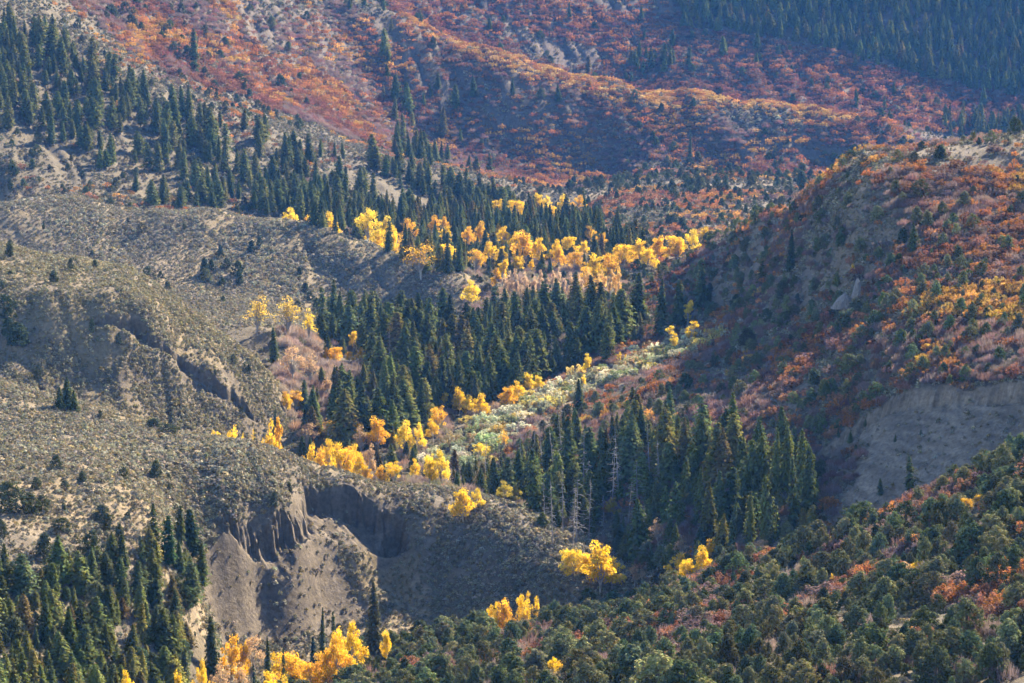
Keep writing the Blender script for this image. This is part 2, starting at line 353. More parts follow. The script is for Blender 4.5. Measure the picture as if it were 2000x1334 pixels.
def ground_mat():
    m, nt, out = new_mat('soil')
    ac = node(nt, 'ShaderNodeAttribute', attribute_type='GEOMETRY', attribute_name='soil')
    ab = node(nt, 'ShaderNodeAttribute', attribute_type='GEOMETRY', attribute_name='bare')
    tc = node(nt, 'ShaderNodeTexCoord')
    n1 = node(nt, 'ShaderNodeTexNoise'); n1.inputs['Scale'].default_value = 0.9; n1.inputs['Detail'].default_value = 6; n1.inputs['Roughness'].default_value = 0.7
    n2 = node(nt, 'ShaderNodeTexNoise'); n2.inputs['Scale'].default_value = 0.12; n2.inputs['Detail'].default_value = 4
    mr = node(nt, 'ShaderNodeMapRange'); mr.inputs['From Min'].default_value = 0.3; mr.inputs['From Max'].default_value = 0.7; mr.inputs['To Min'].default_value = 0.55; mr.inputs['To Max'].default_value = 1.45
    mr2 = node(nt, 'ShaderNodeMapRange'); mr2.inputs['From Min'].default_value = 0.3; mr2.inputs['From Max'].default_value = 0.7; mr2.inputs['To Min'].default_value = 0.8; mr2.inputs['To Max'].default_value = 1.2
    mm = node(nt, 'ShaderNodeMath', operation='MULTIPLY')
    vm = node(nt, 'ShaderNodeVectorMath', operation='SCALE')
    bp = node(nt, 'ShaderNodeBump'); bp.inputs['Strength'].default_value = 0.7; bp.inputs['Distance'].default_value = 0.5
    p = node(nt, 'ShaderNodeBsdfPrincipled'); p.inputs['Roughness'].default_value = 1.0; p.inputs['Specular IOR Level'].default_value = 0.1
    L = nt.links.new
    L(tc.outputs['Object'], n1.inputs[0]); L(tc.outputs['Object'], n2.inputs[0])
    L(n1.outputs[0], mr.inputs['Value']); L(n2.outputs[0], mr2.inputs['Value']); L(mr.outputs[0], mm.inputs[0]); L(mr2.outputs[0], mm.inputs[1])
    L(ac.outputs['Color'], vm.inputs[0]); L(mm.outputs[0], vm.inputs['Scale']); L(vm.outputs[0], p.inputs['Base Color'])
    L(n1.outputs[0], bp.inputs['Height']); L(bp.outputs[0], p.inputs['Normal']); L(p.outputs[0], out.inputs[0])
    return m
M_GROUND = ground_mat()

# ------------------------------------------------------------------ the landforms
def mixc(a, b, t):
    t = np.asarray(t)[..., None]
    return np.asarray(a) * (1 - t) + np.asarray(b) * t
vl = land_of(gx.ravel(), gy.ravel()).reshape(NS, NY)
nA = fbm(gx / 30, gy / 45, 51, 4); nB = fbm(gx / 6, gy / 8, 61, 3)
soil_dry, soil_grey, soil_dark, soil_red = (0.235, 0.185, 0.12), (0.165, 0.14, 0.11), (0.115, 0.095, 0.075), (0.21, 0.15, 0.115)
soil = mixc(soil_grey, soil_dry, smooth(-0.35, 0.4, nA))
soil = mixc(soil, soil_dark, smooth(0.1, 0.6, nB) * 0.6)
def lay(idn, c, amt):
    k = LAND.index(idn)
    global soil
    soil = np.where((vl == k)[..., None], mixc(soil, c, np.full(vl.shape, amt)), soil)
lay('valley', (0.10, 0.085, 0.06), 0.8); lay('near_slope', (0.11, 0.095, 0.075), 0.6)
lay('right_hill', (0.15, 0.125, 0.105), 0.6); lay('red_hill', (0.105, 0.082, 0.068), 0.85); lay('far_hill', (0.10, 0.075, 0.07), 0.8); lay('spur', (0.105, 0.09, 0.065), 0.85)
# clay faces and scree: darkened in place of shade, with bedding lines on the steep part
bed = 0.5 + 0.5 * np.sin(gz * 2.6 + nB * 2.0 + nA * 4)
clay = mixc((0.076, 0.063, 0.050), (0.128, 0.106, 0.083), bed * 0.5 + 0.5 * smooth(-0.35, 0.35, fbm((gx + 0.35 * gy) / 1.6, gy / 14, 251, 3)))
grass = smooth(0.05, 0.4, fbm(gx / 18, gy / 28, 231, 3))
soil = mixc(soil, (0.20, 0.155, 0.085), grass * 0.55 * np.isin(vl, [1, 2, 3])) * 0.8
clay = np.where((vl == LAND.index('right_hill'))[..., None], clay * (1.75, 1.7, 1.65), clay)   # tan-grey clay, brightened in its colour to offset the hill's shade
soil = mixc(soil, clay, gbare)
soil = _b = np.clip(soil, 0.02, 0.6)
bare_attr = gbare
lid = land_of(cx, cy)
idx = np.arange(NS * NY).reshape(NS, NY)
F_ALL = np.stack([idx[:-1, :-1], idx[1:, :-1], idx[1:, 1:], idx[:-1, 1:]], -1)
LAND_TEXT = {
    'near_slope': ('hillside', 'shaded juniper covered hillside falling to the creek below the scree slope'),
    'near_bluff': ('bluff', 'sage covered bluff with eroded clay cliff above the bottom of the valley'),
    'cliff_bluff': ('bluff', 'sunlit sage bluff with grey clay cliffs along its rim'),
    'flat_bluff': ('bluff', 'long flat grey sage bluff below the conifer slope'),
    'valley': ('valley_floor', 'wooded valley floor with the creek running between the bluffs'),
    'right_hill': ('hillside', 'steep hill of oak brush and junipers with a bare scree face'),
    'bench': ('valley_bench', 'low bench of sage and junipers beyond the yellow cottonwoods'),
    'spur': ('forested_slope', 'dry conifer covered slope above the flat sage bluff'),
    'red_hill': ('hillside', 'broad hill of red and orange oak brush with sunlit crest'),
    'far_hill': ('mountain_slope', 'distant blue forested mountain slope with red brush along its foot'),
}
def mesh_arrays(name, V, F, attrs=(), mats=(), normals=None, smooth_shade=False):
    me = bpy.data.meshes.new(name)
    n = F.shape[1]
    me.vertices.add(len(V)); me.vertices.foreach_set('co', np.ascontiguousarray(V, np.float32).ravel())
    me.loops.add(F.size); me.loops.foreach_set('vertex_index', np.ascontiguousarray(F, np.int32).ravel())
    me.polygons.add(len(F)); me.polygons.foreach_set('loop_start', np.arange(0, F.size, n, dtype=np.int32))
    for m in mats:
        me.materials.append(m)
    me.update(calc_edges=True)
    for an, typ, dom, data in attrs:
        a = me.attributes.new(an, typ, dom)
        a.data.foreach_set('value' if typ == 'FLOAT' else 'color' if 'COLOR' in typ else 'vector', np.ascontiguousarray(data, np.float32).ravel())
    if smooth_shade:
        me.polygons.foreach_set('use_smooth', np.ones(len(F), bool))
    if normals is not None:
        me.normals_split_custom_set_from_vertices(np.ascontiguousarray(normals, np.float32))
    return me
def put(name, data, parent=None, loc=(0, 0, 0), **props):
    o = bpy.data.objects.new(name, data); COL.objects.link(o)
    o.location = loc
    if parent is not None:
        o.parent = parent
    for k, v in props.items():
        o[k] = v
    return o
for k, ln in enumerate(LAND):
    F = F_ALL[lid == k]
    used, inv = np.unique(F, return_inverse=True)
    me = mesh_arrays(ln, P3.reshape(-1, 3)[used], inv.reshape(F.shape),
                     [('soil', 'FLOAT_COLOR', 'POINT', np.c_[soil.reshape(-1, 3)[used], np.ones(len(used))]), ('bare', 'FLOAT', 'POINT', gbare.ravel()[used])],
                     [M_GROUND], NRM.reshape(-1, 3)[used], True)
    nm, lb = LAND_TEXT[ln]
    put(nm, me, kind='structure', label=lb, category='hill' if 'valley' not in nm else 'valley')
# ------------------------------------------------------------------ plant prototypes: every one 1 m tall, scaled where it stands
M_CONIFER = foliage_mat('conifer_needles', 0.28)
M_JUNIPER = foliage_mat('juniper_foliage', 0.22)
M_LEAF = foliage_mat('autumn_leaves', 0.5)
M_OAK = foliage_mat('oak_leaves', 0.35)
M_SAGE = foliage_mat('sage_leaves', 0.2)
M_BARK = bark_mat('conifer_bark', (0.06, 0.045, 0.035), (0.13, 0.10, 0.08), 3)
M_PALE = bark_mat('pale_bark', (0.22, 0.20, 0.17), (0.42, 0.39, 0.34), 4)
M_SNAG = bark_mat('weathered_wood', (0.15, 0.135, 0.13), (0.30, 0.28, 0.27), 4)

def unit(v):
    return v / np.maximum(np.linalg.norm(v, axis=-1, keepdims=True), 1e-9)
def leaves(C, N, L, W, r):
    """one leaf-sized diamond at every centre C facing roughly N"""
    n = len(C)
    N = unit(N + 1e-6)
    T = unit(np.cross(N, r.normal(size=(n, 3)))); B = np.cross(N, T)
    L = np.broadcast_to(L, n)[:, None]; W = np.broadcast_to(W, n)[:, None]
    V = np.stack([C - T * L, C - B * W + N * W * 0.25, C + T * L, C + B * W + N * W * 0.25], 1)
    return V.reshape(-1, 3), np.arange(4 * n).reshape(n, 4)
def crown_mesh(name, C, N, L, W, r, mat, lo=0.6, hi=1.4, tone=None):
    V, F = leaves(C, N, L, W, r)
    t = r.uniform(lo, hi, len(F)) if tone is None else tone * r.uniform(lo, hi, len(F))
    hue = r.normal(0, 0.06, (len(F), 3))
    return mesh_arrays(name, V, F, [('leaf_tone', 'FLOAT_COLOR', 'FACE', np.c_[np.clip(t[:, None] * (1 + hue), 0.1, 2.5), np.ones(len(F))])], [mat])
def tube(path, radii, sides=5):
    path = np.asarray(path, float); n = len(path)
    V = []
    for i in range(n):
        d = unit((path[min(i + 1, n - 1)] - path[max(i - 1, 0)])[None])[0]
        a = unit(np.cross(d, (0.31, 0.95, 0.05))[None])[0]; b = np.cross(d, a)
        for k in range(sides):
            t = 2 * math.pi * k / sides
            V.append(path[i] + (a * math.cos(t) + b * math.sin(t)) * radii[i])
    F = [[i * sides + k, i * sides + (k + 1) % sides, (i + 1) * sides + (k + 1) % sides, (i + 1) * sides + k] for i in range(n - 1) for k in range(sides)]
    return np.array(V), np.array(F)
def join(parts):
    V, F, o = [], [], 0
    for v, f in parts:
        V.append(v); F.append(f + o); o += len(v)
    return np.concatenate(V), np.concatenate(F)
def trunk_mesh(name, parts, mat):
    V, F = join(parts)
    return mesh_arrays(name, V, F, (), [mat], smooth_shade=True)

def make_conifer(name, seed, R, lower, power, droop, whorls, per, ragged, mat=M_CONIFER):
    r = np.random.default_rng(seed)
    C, N, L, W, T = [], [], [], [], []
    bias = r.uniform(0, 2 * math.pi); lop = ragged * 0.5
    for k in range(whorls):
        t = lower + (1 - lower) * (k + r.uniform(-.4, .4)) / whorls
        rad = R * max(0.03, (1 - t)) ** power * min(1.0, 0.55 + (t - lower) * 3.5)
        gap = r.uniform(0, 2 * math.pi)
        for j in range(per):
            if r.random() < ragged * 0.35:
                continue
            th = gap + 2 * math.pi * (j + r.uniform(-.35, .35)) / per
            ln = rad * r.uniform(1 - ragged, 1.12) * (1 + lop * math.cos(th - bias))
            d = np.array([math.cos(th), math.sin(th), 0])
            for f in (0.3, 0.52, 0.74, 0.95):
                side = np.array([-d[1], d[0], 0]) * r.normal(0, 0.10) * ln
                z = t + 0.018 - droop * ln * f ** 1.4 + r.normal(0, 0.006)
                C.append(d * ln * f + side + (0, 0, z)); N.append(d * 0.75 + np.array([0, 0, 0.75]) + r.normal(0, 0.35, 3))
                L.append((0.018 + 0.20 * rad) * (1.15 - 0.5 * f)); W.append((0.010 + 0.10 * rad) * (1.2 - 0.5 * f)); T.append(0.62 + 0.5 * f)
    C.append(np.array([0, 0, 0.985])); N.append(np.array([1., 0, 0.2])); L.append(0.02); W.append(0.006); T.append(1.0)
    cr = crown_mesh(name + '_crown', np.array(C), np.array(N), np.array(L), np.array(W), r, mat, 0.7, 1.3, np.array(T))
    tr = trunk_mesh(name + '_trunk', [tube([(0, 0, -0.04), (0.003, 0, 0.3), (0, 0.003, 0.65), (0, 0, 0.97)], [0.02, 0.015, 0.008, 0.002])], M_BARK)
    return tr, cr
def clumps(r, n, prof, zlo, zhi, rc, flat=1.0):
    """centres of leaf clumps spread through a crown whose radius at height t is prof(t)"""
    out = []
    for k in range(n):
        t = zlo + (zhi - zlo) * (k + 0.5) / n
        th = k * 2.39996 + r.uniform(-.5, .5)
        rr = prof((t - zlo) / (zhi - zlo)) * math.sqrt(r.uniform(0.25, 1.0))
        out.append((rr * math.cos(th), rr * math.sin(th) * flat, t + r.normal(0, 0.015), rc * r.uniform(0.7, 1.25)))
    return np.array(out)
def leaf_ball(r, cl, per, out_w=0.9, up=0.45, sq=0.85):
    C, N, T = [], [], []
    for x, y, z, s in cl:
        d = unit(r.normal(size=(per, 3)))
        rad = s * r.uniform(0.55, 1.08, (per, 1))
        C.append(np.array([x, y, z]) + d * rad * (1, 1, sq)); N.append(d * out_w + (0, 0, up) + r.normal(0, 0.45, (per, 3)))
        T.append(np.full(per, r.uniform(0.8, 1.2)))
    return np.concatenate(C), np.concatenate(N), np.concatenate(T)
def limbs(r, cl, zb, rad, n):
    parts = []
    for k in r.choice(len(cl), min(n, len(cl)), replace=False):
        x, y, z, s = cl[k]
        z0 = zb * r.uniform(0.5, 1.0)
        mid = np.array([x * 0.45, y * 0.45, z0 + (z - z0) * 0.55]) + r.normal(0, 0.015, 3)
        parts.append(tube([(0, 0, z0), mid, (x, y, z)], [rad, rad * 0.6, rad * 0.15], 4))
    return parts
def make_juniper(name, seed, R, pw, nc=40, per=46):
    r = np.random.default_rng(seed)
    cl = clumps(r, nc, lambda t: R * (1.02 - t ** pw) ** 0.6 * (0.72 + 0.28 * min(1, t * 5)), 0.08, 0.88, 0.115)
    cl[:, :2] *= r.uniform(0.75, 1.25, (len(cl), 1)); cl[:, 2] += r.normal(0, 0.03, len(cl))
    cl = np.r_[cl, [[r.normal(0, .04), r.normal(0, .04), 0.92, 0.08]]]
    C, N, T = leaf_ball(r, cl, per, 0.9, 0.5)
    C[:, 2] = np.clip(C[:, 2], 0.015, 1.02)
    cr = crown_mesh(name + '_crown', C, N, r.uniform(0.028, 0.055, len(C)), r.uniform(0.013, 0.026, len(C)), r, M_JUNIPER, 0.65, 1.35, T)
    tr = trunk_mesh(name + '_trunk', [tube([(0, 0, -0.05), (0.01, 0, 0.3), (0, 0.01, 0.7)], [0.045, 0.03, 0.01])] + limbs(r, cl, 0.25, 0.014, 8), M_BARK)
    return tr, cr
def make_broadleaf(name, seed, R, zlo, pw, nc, per, rc, leaf, nlimb, mat=M_LEAF, bark=M_PALE, limb_r=0.013):
    r = np.random.default_rng(seed)
    m = 3 if R < 0.22 else r.integers(5, 8)                  # a crown of several unequal boughs
    cl = []
    for q in range(m):
        th = q * 2.39996 + r.uniform(-.5, .5)
        t = (q + r.uniform(0.2, 0.9)) / m
        zc = zlo + (0.93 - zlo) * (0.25 + 0.62 * t)
        off = R * (0.62 - 0.45 * t * (1 if R >= 0.22 else .6)) * r.uniform(0.6, 1.15)
        br = R * r.uniform(0.36, 0.60); bh = (0.95 - zlo) * r.uniform(0.16, 0.26)
        for _ in range(max(3, nc // m)):
            d = unit(r.normal(size=(1, 3)))[0] * r.uniform(0.35, 1.0)
            cl.append((off * math.cos(th) + d[0] * br, off * math.sin(th) + d[1] * br, min(zc + d[2] * bh, 0.96), rc * r.uniform(0.55, 1.15)))
    cl = np.array(cl)
    C, N, T = leaf_ball(r, cl, per, 0.55, 0.3, 0.95) if per else (np.zeros((0, 3)),) * 3
    tr = [tube([(0, 0, -0.04), (r.normal(0, .01), r.normal(0, .01), 0.3), (r.normal(0, .02), r.normal(0, .02), 0.62), (0, 0, 0.92)], [0.022, 0.017, 0.009, 0.002])] + limbs(r, cl, max(zlo, 0.3), limb_r, nlimb)
    cr = crown_mesh(name + '_crown', C, N, r.uniform(leaf * 0.7, leaf * 1.2, len(C)), r.uniform(leaf * 0.4, leaf * 0.75, len(C)), r, mat, 0.75, 1.25, T)
    return trunk_mesh(name + '_trunk', tr, bark), cr
def make_oak(name, seed, R, nc, per):
    r = np.random.default_rng(seed)
    cl = []
    for k in range(nc):
        th = k * 2.39996; rr = R * math.sqrt((k + 0.5) / nc)
        top = (1 - 0.45 * (rr / R) ** 2) * r.uniform(0.72, 1.0)
        for z in np.arange(0.3, top, 0.3):
            cl.append((rr * math.cos(th) + r.normal(0, .04), rr * math.sin(th) + r.normal(0, .04), z * r.uniform(.9, 1.05), 0.15))
        cl.append((rr * math.cos(th), rr * math.sin(th), top - 0.1, 0.15))
    cl = np.array(cl)
    C, N, T = leaf_ball(r, cl, per, 0.6, 0.4, 0.95)
    C[:, 2] = np.clip(C[:, 2], 0.02, 1.1)
    cr = crown_mesh(name + '_crown', C, N, r.uniform(0.035, 0.07, len(C)), r.uniform(0.02, 0.04, len(C)), r, M_OAK, 0.6, 1.4, T)
    st = []
    for k in range(nc):
        th = k * 2.39996; rr = R * math.sqrt((k + 0.5) / nc)
        st.append(tube([(0, 0, -0.10), (rr * 0.45 * math.cos(th), rr * 0.45 * math.sin(th), 0.08), (rr * 0.8 * math.cos(th), rr * 0.8 * math.sin(th), 0.35), (rr * math.cos(th), rr * math.sin(th), 0.7)], [0.03, 0.022, 0.016, 0.005], 4))
    return trunk_mesh(name + '_stem', st, M_BARK), cr
def make_twigs(name, seed, R, n, mat):
    """leafless brush: a dome of fine upright twigs"""
    r = np.random.default_rng(seed)
    th = r.uniform(0, 2 * math.pi, n); rr = R * np.sqrt(r.uniform(0, 1, n))
    top = (1 - 0.5 * (rr / R) ** 2) * r.uniform(0.55, 1.05, n)
    b = np.c_[rr * np.cos(th), rr * np.sin(th), top * r.uniform(0.15, 0.6, n)]
    e = np.c_[rr * 1.1 * np.cos(th) + r.normal(0, .08, n), rr * 1.1 * np.sin(th) + r.normal(0, .08, n), top]
    a = r.uniform(0, 2 * math.pi, n); wv = np.c_[np.cos(a), np.sin(a), np.zeros(n)] * r.uniform(0.008, 0.016, (n, 1))
    V = np.stack([b - wv, b + wv, e + wv * .4, e - wv * .4], 1).reshape(-1, 3)
    F = np.arange(4 * n).reshape(n, 4)
    t = r.uniform(0.7, 1.3, n)[:, None] * np.ones(3)
    cr = mesh_arrays(name + '_crown', V, F, [('leaf_tone', 'FLOAT_COLOR', 'FACE', np.c_[t, np.ones(n)])], [mat])
    st = [tube([(0, 0, -0.10), (0.35 * R * math.cos(k), 0.35 * R * math.sin(k), 0.15), (0.6 * R * math.cos(k), 0.6 * R * math.sin(k), 0.5)], [0.03, 0.02, 0.006], 4) for k in range(6)]
    return trunk_mesh(name + '_stem', st, M_BARK), cr
def make_sage(name, seed, n=34):
    r = np.random.default_rng(seed)
    d = unit(r.normal(size=(n, 3)) * (1, 1, 0.8) + (0, 0, 0.35)); d[:, 2] = np.abs(d[:, 2])
    C = d * (0.62, 0.62, 0.8) * r.uniform(0.6, 1.05, (n, 1)) + (0, 0, 0.08)
    return None, crown_mesh(name + '_crown', C, d + r.normal(0, .5, (n, 3)), r.uniform(0.18, 0.34, n), r.uniform(0.09, 0.17, n), r, M_SAGE, 0.5, 1.3)
def make_snag(name, seed, broken):
    r = np.random.default_rng(seed)
    top = 0.75 if broken else 1.0
    lean = r.normal(0, 0.03, 2)
    ax = lambda t: np.array([lean[0] * t, lean[1] * t, t])
    parts = [tube([ax(-0.03), ax(0.3), ax(0.65 * top), ax(top)], [0.010, 0.008, 0.005, 0.0015], 5)]
    br = []
    for k in range(46):
        t = r.uniform(0.18, 0.97) * top
        th = r.uniform(0, 2 * math.pi); ln = 0.17 * (1.05 - t) ** 0.7 * r.uniform(0.4, 1.1)
        d = np.array([math.cos(th), math.sin(th), 0])
        p = ax(t)
        br.append(tube([p, p + d * ln * 0.6 + (0, 0, -0.02 * r.random()), p + d * ln + (0, 0, r.uniform(-0.05, 0.02))], [0.0035, 0.0024, 0.0009], 3))
    return trunk_mesh(name + '_trunk', parts, M_SNAG), trunk_mesh(name + '_branches', br, M_SNAG)

PROTO = {
    'spruce': [make_conifer('spruce', 100 + k, *a) for k, a in enumerate([
        (0.22, 0.03, 0.70, 0.35, 34, 10, 0.35), (0.25, 0.03, 0.60, 0.25, 30, 11, 0.45), (0.19, 0.03, 0.75, 0.4, 36, 9, 0.35), (0.28, 0.04, 0.52, 0.2, 28, 12, 0.5), (0.24, 0.05, 0.48, 0.3, 28, 11, 0.5), (0.20, 0.08, 0.42, 0.2, 26, 10, 0.55), (0.27, 0.03, 0.85, 0.3, 32, 11, 0.4), (0.23, 0.04, 0.55, 0.3, 24, 8, 0.7)])],
    'fir': [make_conifer('fir', 200 + k, *a) for k, a in enumerate([
        (0.26, 0.06, 0.48, 0.15, 28, 11, 0.5), (0.22, 0.05, 0.52, 0.2, 30, 10, 0.45), (0.30, 0.08, 0.42, 0.1, 26, 12, 0.55), (0.20, 0.04, 0.6, 0.25, 32, 10, 0.42), (0.24, 0.1, 0.4, 0.2, 24, 9, 0.65)])],
    'juniper': [make_juniper('juniper', 300 + k, *a) for k, a in enumerate([(0.36, 2.2), (0.42, 2.8), (0.30, 1.6), (0.38, 1.9), (0.46, 3.2), (0.33, 1.3)])],
    'cottonwood': [make_broadleaf('cottonwood', 400 + k, *a) for k, a in enumerate([
        (0.36, 0.10, 2.0, 44, 70, 0.10, 0.021, 16), (0.42, 0.08, 2.4, 50, 66, 0.10, 0.020, 16), (0.32, 0.05, 2.0, 40, 72, 0.10, 0.021, 14), (0.46, 0.06, 2.2, 54, 62, 0.105, 0.021, 16), (0.38, 0.14, 2.2, 46, 62, 0.09, 0.019, 22)])],
    'aspen': [make_broadleaf('aspen', 500 + k, *a) for k, a in enumerate([(0.13, 0.14, 2.0, 30, 60, 0.065, 0.017, 8), (0.16, 0.18, 1.8, 32, 60, 0.07, 0.018, 8), (0.20, 0.12, 1.9, 34, 58, 0.08, 0.019, 8)])],
    'thin': [make_broadleaf('thin_tree', 600 + k, *a, limb_r=0.011) for k, a in enumerate([(0.34, 0.3, 2.0, 46, 22, 0.09, 0.019, 34), (0.24, 0.25, 2.0, 40, 20, 0.08, 0.018, 30), (0.40, 0.3, 2.2, 52, 18, 0.10, 0.019, 40)])],
    'oak': [make_oak('oak', 700 + k, *a) for k, a in enumerate([(0.6, 7, 30), (0.75, 9, 28), (0.5, 6, 32), (0.9, 11, 26)])],
    'brush': [make_twigs('brush', 800 + k, *a, M_OAK) for k, a in enumerate([(0.65, 330), (0.85, 420), (0.55, 300)])],
    'willow': [make_oak('willow', 900 + k, *a) for k, a in enumerate([(0.6, 7, 34), (0.8, 9, 32)])],
    'sage': [make_sage('sage', 1000 + k) for k in range(5)],
    'snag': [make_snag('snag', 1100 + k, k == 2) for k in range(4)],
}
# ------------------------------------------------------------------ where the plants stand
def candidates(sp, y0, y1, seed, s0=-0.205, s1=0.215):
    r = np.random.default_rng(seed)
    ys = np.arange(y0, y1, sp)
    X, Y = [], []
    for y in ys:
        x = np.arange(s0 * y, s1 * y, sp)
        X.append(x + r.uniform(-.48, .48, len(x)) * sp); Y.append(y + r.uniform(-.48, .48, len(x)) * sp)
    x = np.concatenate(X); y = np.concatenate(Y)
    z, b = ground(x, y)
    px, py = project(x, y, z)
    sl = slope_at(x, y)
    return dict(x=x, y=y, z=z, bare=b, px=px, py=py, land=land_of(x, y), slope=sl, r=r.random(len(x)), rng=r, n=len(x))
def slope_at(x, y):
    e = 1.5
    return np.degrees(np.arctan(np.hypot((gh(x + e, y) - gh(x - e, y)) / (2 * e), (gh(x, y + e) - gh(x, y - e)) / (2 * e))))
def seen(x, y, ztop, slack=3.0):
    """is the top of something at x, y above the ground in front of it, seen from the look-out"""
    ok = np.ones(len(x), bool)
    for f in np.linspace(0.25, 0.985, 46):
        X, Y = x * f, y * f
        m = Y > 310
        ok &= ~(m & (gh(X, Y) > ztop * f + slack))
    return ok
REC = {k: [] for k in PROTO}
def add(kind, x, y, z, h, wid, tint, stand, expl=False):
    """wid: crown width as a multiple of the prototype's own; tint rgb"""
    n = len(x)
    b = lambda a: np.broadcast_to(a, n)
    REC[kind].append(dict(x=np.asarray(x, float), y=np.asarray(y, float), z=np.asarray(z, float), h=b(h).astype(float), w=b(wid).astype(float), tint=np.broadcast_to(tint, (n, 3)).astype(float), stand=b(stand), expl=b(expl)))
def pal(r, n, cols, wts, jit=0.12):
    c = np.array(cols)[r.choice(len(cols), n, p=np.array(wts) / sum(wts))]
    return c * (1 + r.normal(0, jit, (n, 1))) * (1 + r.normal(0, 0.04, (n, 3)))
LI = {k: i for i, k in enumerate(LAND)}
def scatter(kind, c, prob, hlo, hhi, wlo, whi, tint, stand, tall=None):
    k = (c['r'] < prob)
    if not k.any():
        return
    r = c['rng']; n = int(k.sum())
    h = (hlo + (hhi - hlo) * r.random(n) ** (1.7 if kind in ('spruce', 'fir', 'juniper') else 1.0)) * (1 if tall is None else tall[k])
    t = tint(k, n, r) if callable(tint) else tint
    v = seen(c['x'][k], c['y'][k], c['z'][k] + h)
    add(kind, c['x'][k][v], c['y'][k][v], (c['z'][k] - 0.02 * h)[v], h[v], r.uniform(wlo, whi, n)[v], t[v], stand)

# colours of the plants themselves
G_SPRUCE = [(0.100, 0.118, 0.040), (0.122, 0.138, 0.042), (0.096, 0.120, 0.052), (0.155, 0.145, 0.042), (0.145, 0.115, 0.045)]
G_FIR = [(0.112, 0.128, 0.046), (0.090, 0.112, 0.044), (0.138, 0.138, 0.050)]
G_JUN = [(0.090, 0.110, 0.050), (0.070, 0.094, 0.050), (0.125, 0.132, 0.062), (0.098, 0.102, 0.058)]
O_ORANGE, O_RED, O_GOLD, O_RUST, O_MAUVE, O_PINK = (0.37, 0.165, 0.055), (0.235, 0.098, 0.066), (0.45, 0.265, 0.070), (0.225, 0.108, 0.062), (0.185, 0.130, 0.115), (0.30, 0.150, 0.085)
SAGE = [(0.245, 0.228, 0.160), (0.285, 0.265, 0.200), (0.175, 0.165, 0.115), (0.295, 0.245, 0.130)]
YEL, YEL2, ORY, PAL = (0.76, 0.52, 0.035), (0.80, 0.60, 0.06), (0.72, 0.43, 0.04), (0.50, 0.34, 0.19)

# --- stands, as outlines round the foot of the trees in the survey picture
POLY = {
    'left_wood': [(-60, 1090), (60, 1130), (180, 1100), (265, 1075), (330, 1050), (395, 1060), (405, 1160), (372, 1260), (360, 1400), (-60, 1400)],
    'mid_wood': [(600, 880), (590, 800), (640, 720), (620, 640), (700, 620), (800, 655), (900, 640), (1000, 610), (1100, 600), (1180, 605), (1260, 640), (1250, 670), (1190, 710), (1120, 735), (1060, 760), (960, 790), (860, 850), (780, 870), (700, 890)],
    'up_wood': [(560, 425), (700, 430), (860, 425), (1000, 415), (1130, 420), (1160, 450), (1250, 480), (1290, 520), (1200, 560), (1050, 545), (950, 560), (880, 560), (800, 520), (730, 480)],
    'snag_wood': [(1000, 900), (1080, 860), (1200, 840), (1320, 850), (1450, 870), (1540, 880), (1595, 920), (1600, 1060), (1540, 1090), (1400, 1130), (1300, 1150), (1200, 1130), (1100, 1060), (1020, 1000)],
    'spur_wood': [(-60, 40), (60, 50), (170, 110), (300, 195), (400, 235), (520, 265), (650, 300), (800, 335), (920, 375), (1010, 420), (900, 440), (760, 440), (560, 425), (400, 412), (300, 405), (250, 370), (180, 320), (60, 265), (-60, 240)],
    'spur_bare': [(640, 320), (720, 345), (850, 395), (900, 412), (820, 420), (740, 390), (660, 350)],
    'spur_bare2': [(250, 270), (320, 320), (360, 345), (340, 360), (280, 310)],
    'ravine': [(740, 210), (800, 180), (870, 170), (900, 230), (900, 320), (830, 330), (760, 300)],
    'far_forest': [(1320, -40), (1700, -40), (2060, -40), (2060, 200), (1900, 175), (1800, 150), (1700, 125), (1640, 100), (1500, 75), (1330, 55)],
    'far_forest2': [(1210, 110), (1330, 115), (1450, 100), (1600, 110), (1640, 160), (1560, 170), (1400, 150), (1250, 150)],
    'far_grove': [(1840, 235), (1930, 245), (2060, 230), (2060, 275), (1850, 270)],
    'willows': [(840, 880), (880, 850), (960, 810), (1060, 770), (1140, 740), (1260, 690), (1400, 645), (1420, 660), (1300, 710), (1180, 760), (1080, 800), (1000, 850), (960, 900), (900, 920), (850, 910)],
    'gold_strip': [(1780, 740), (1800, 690), (1900, 630), (2060, 580), (2060, 680), (1900, 700)],
    'sun_crest': [(870, 75), (1000, 110), (1200, 165), (1400, 185), (1560, 205), (1700, 235), (1600, 250), (1450, 230), (1300, 220), (1150, 190), (1000, 150), (900, 110)],
}
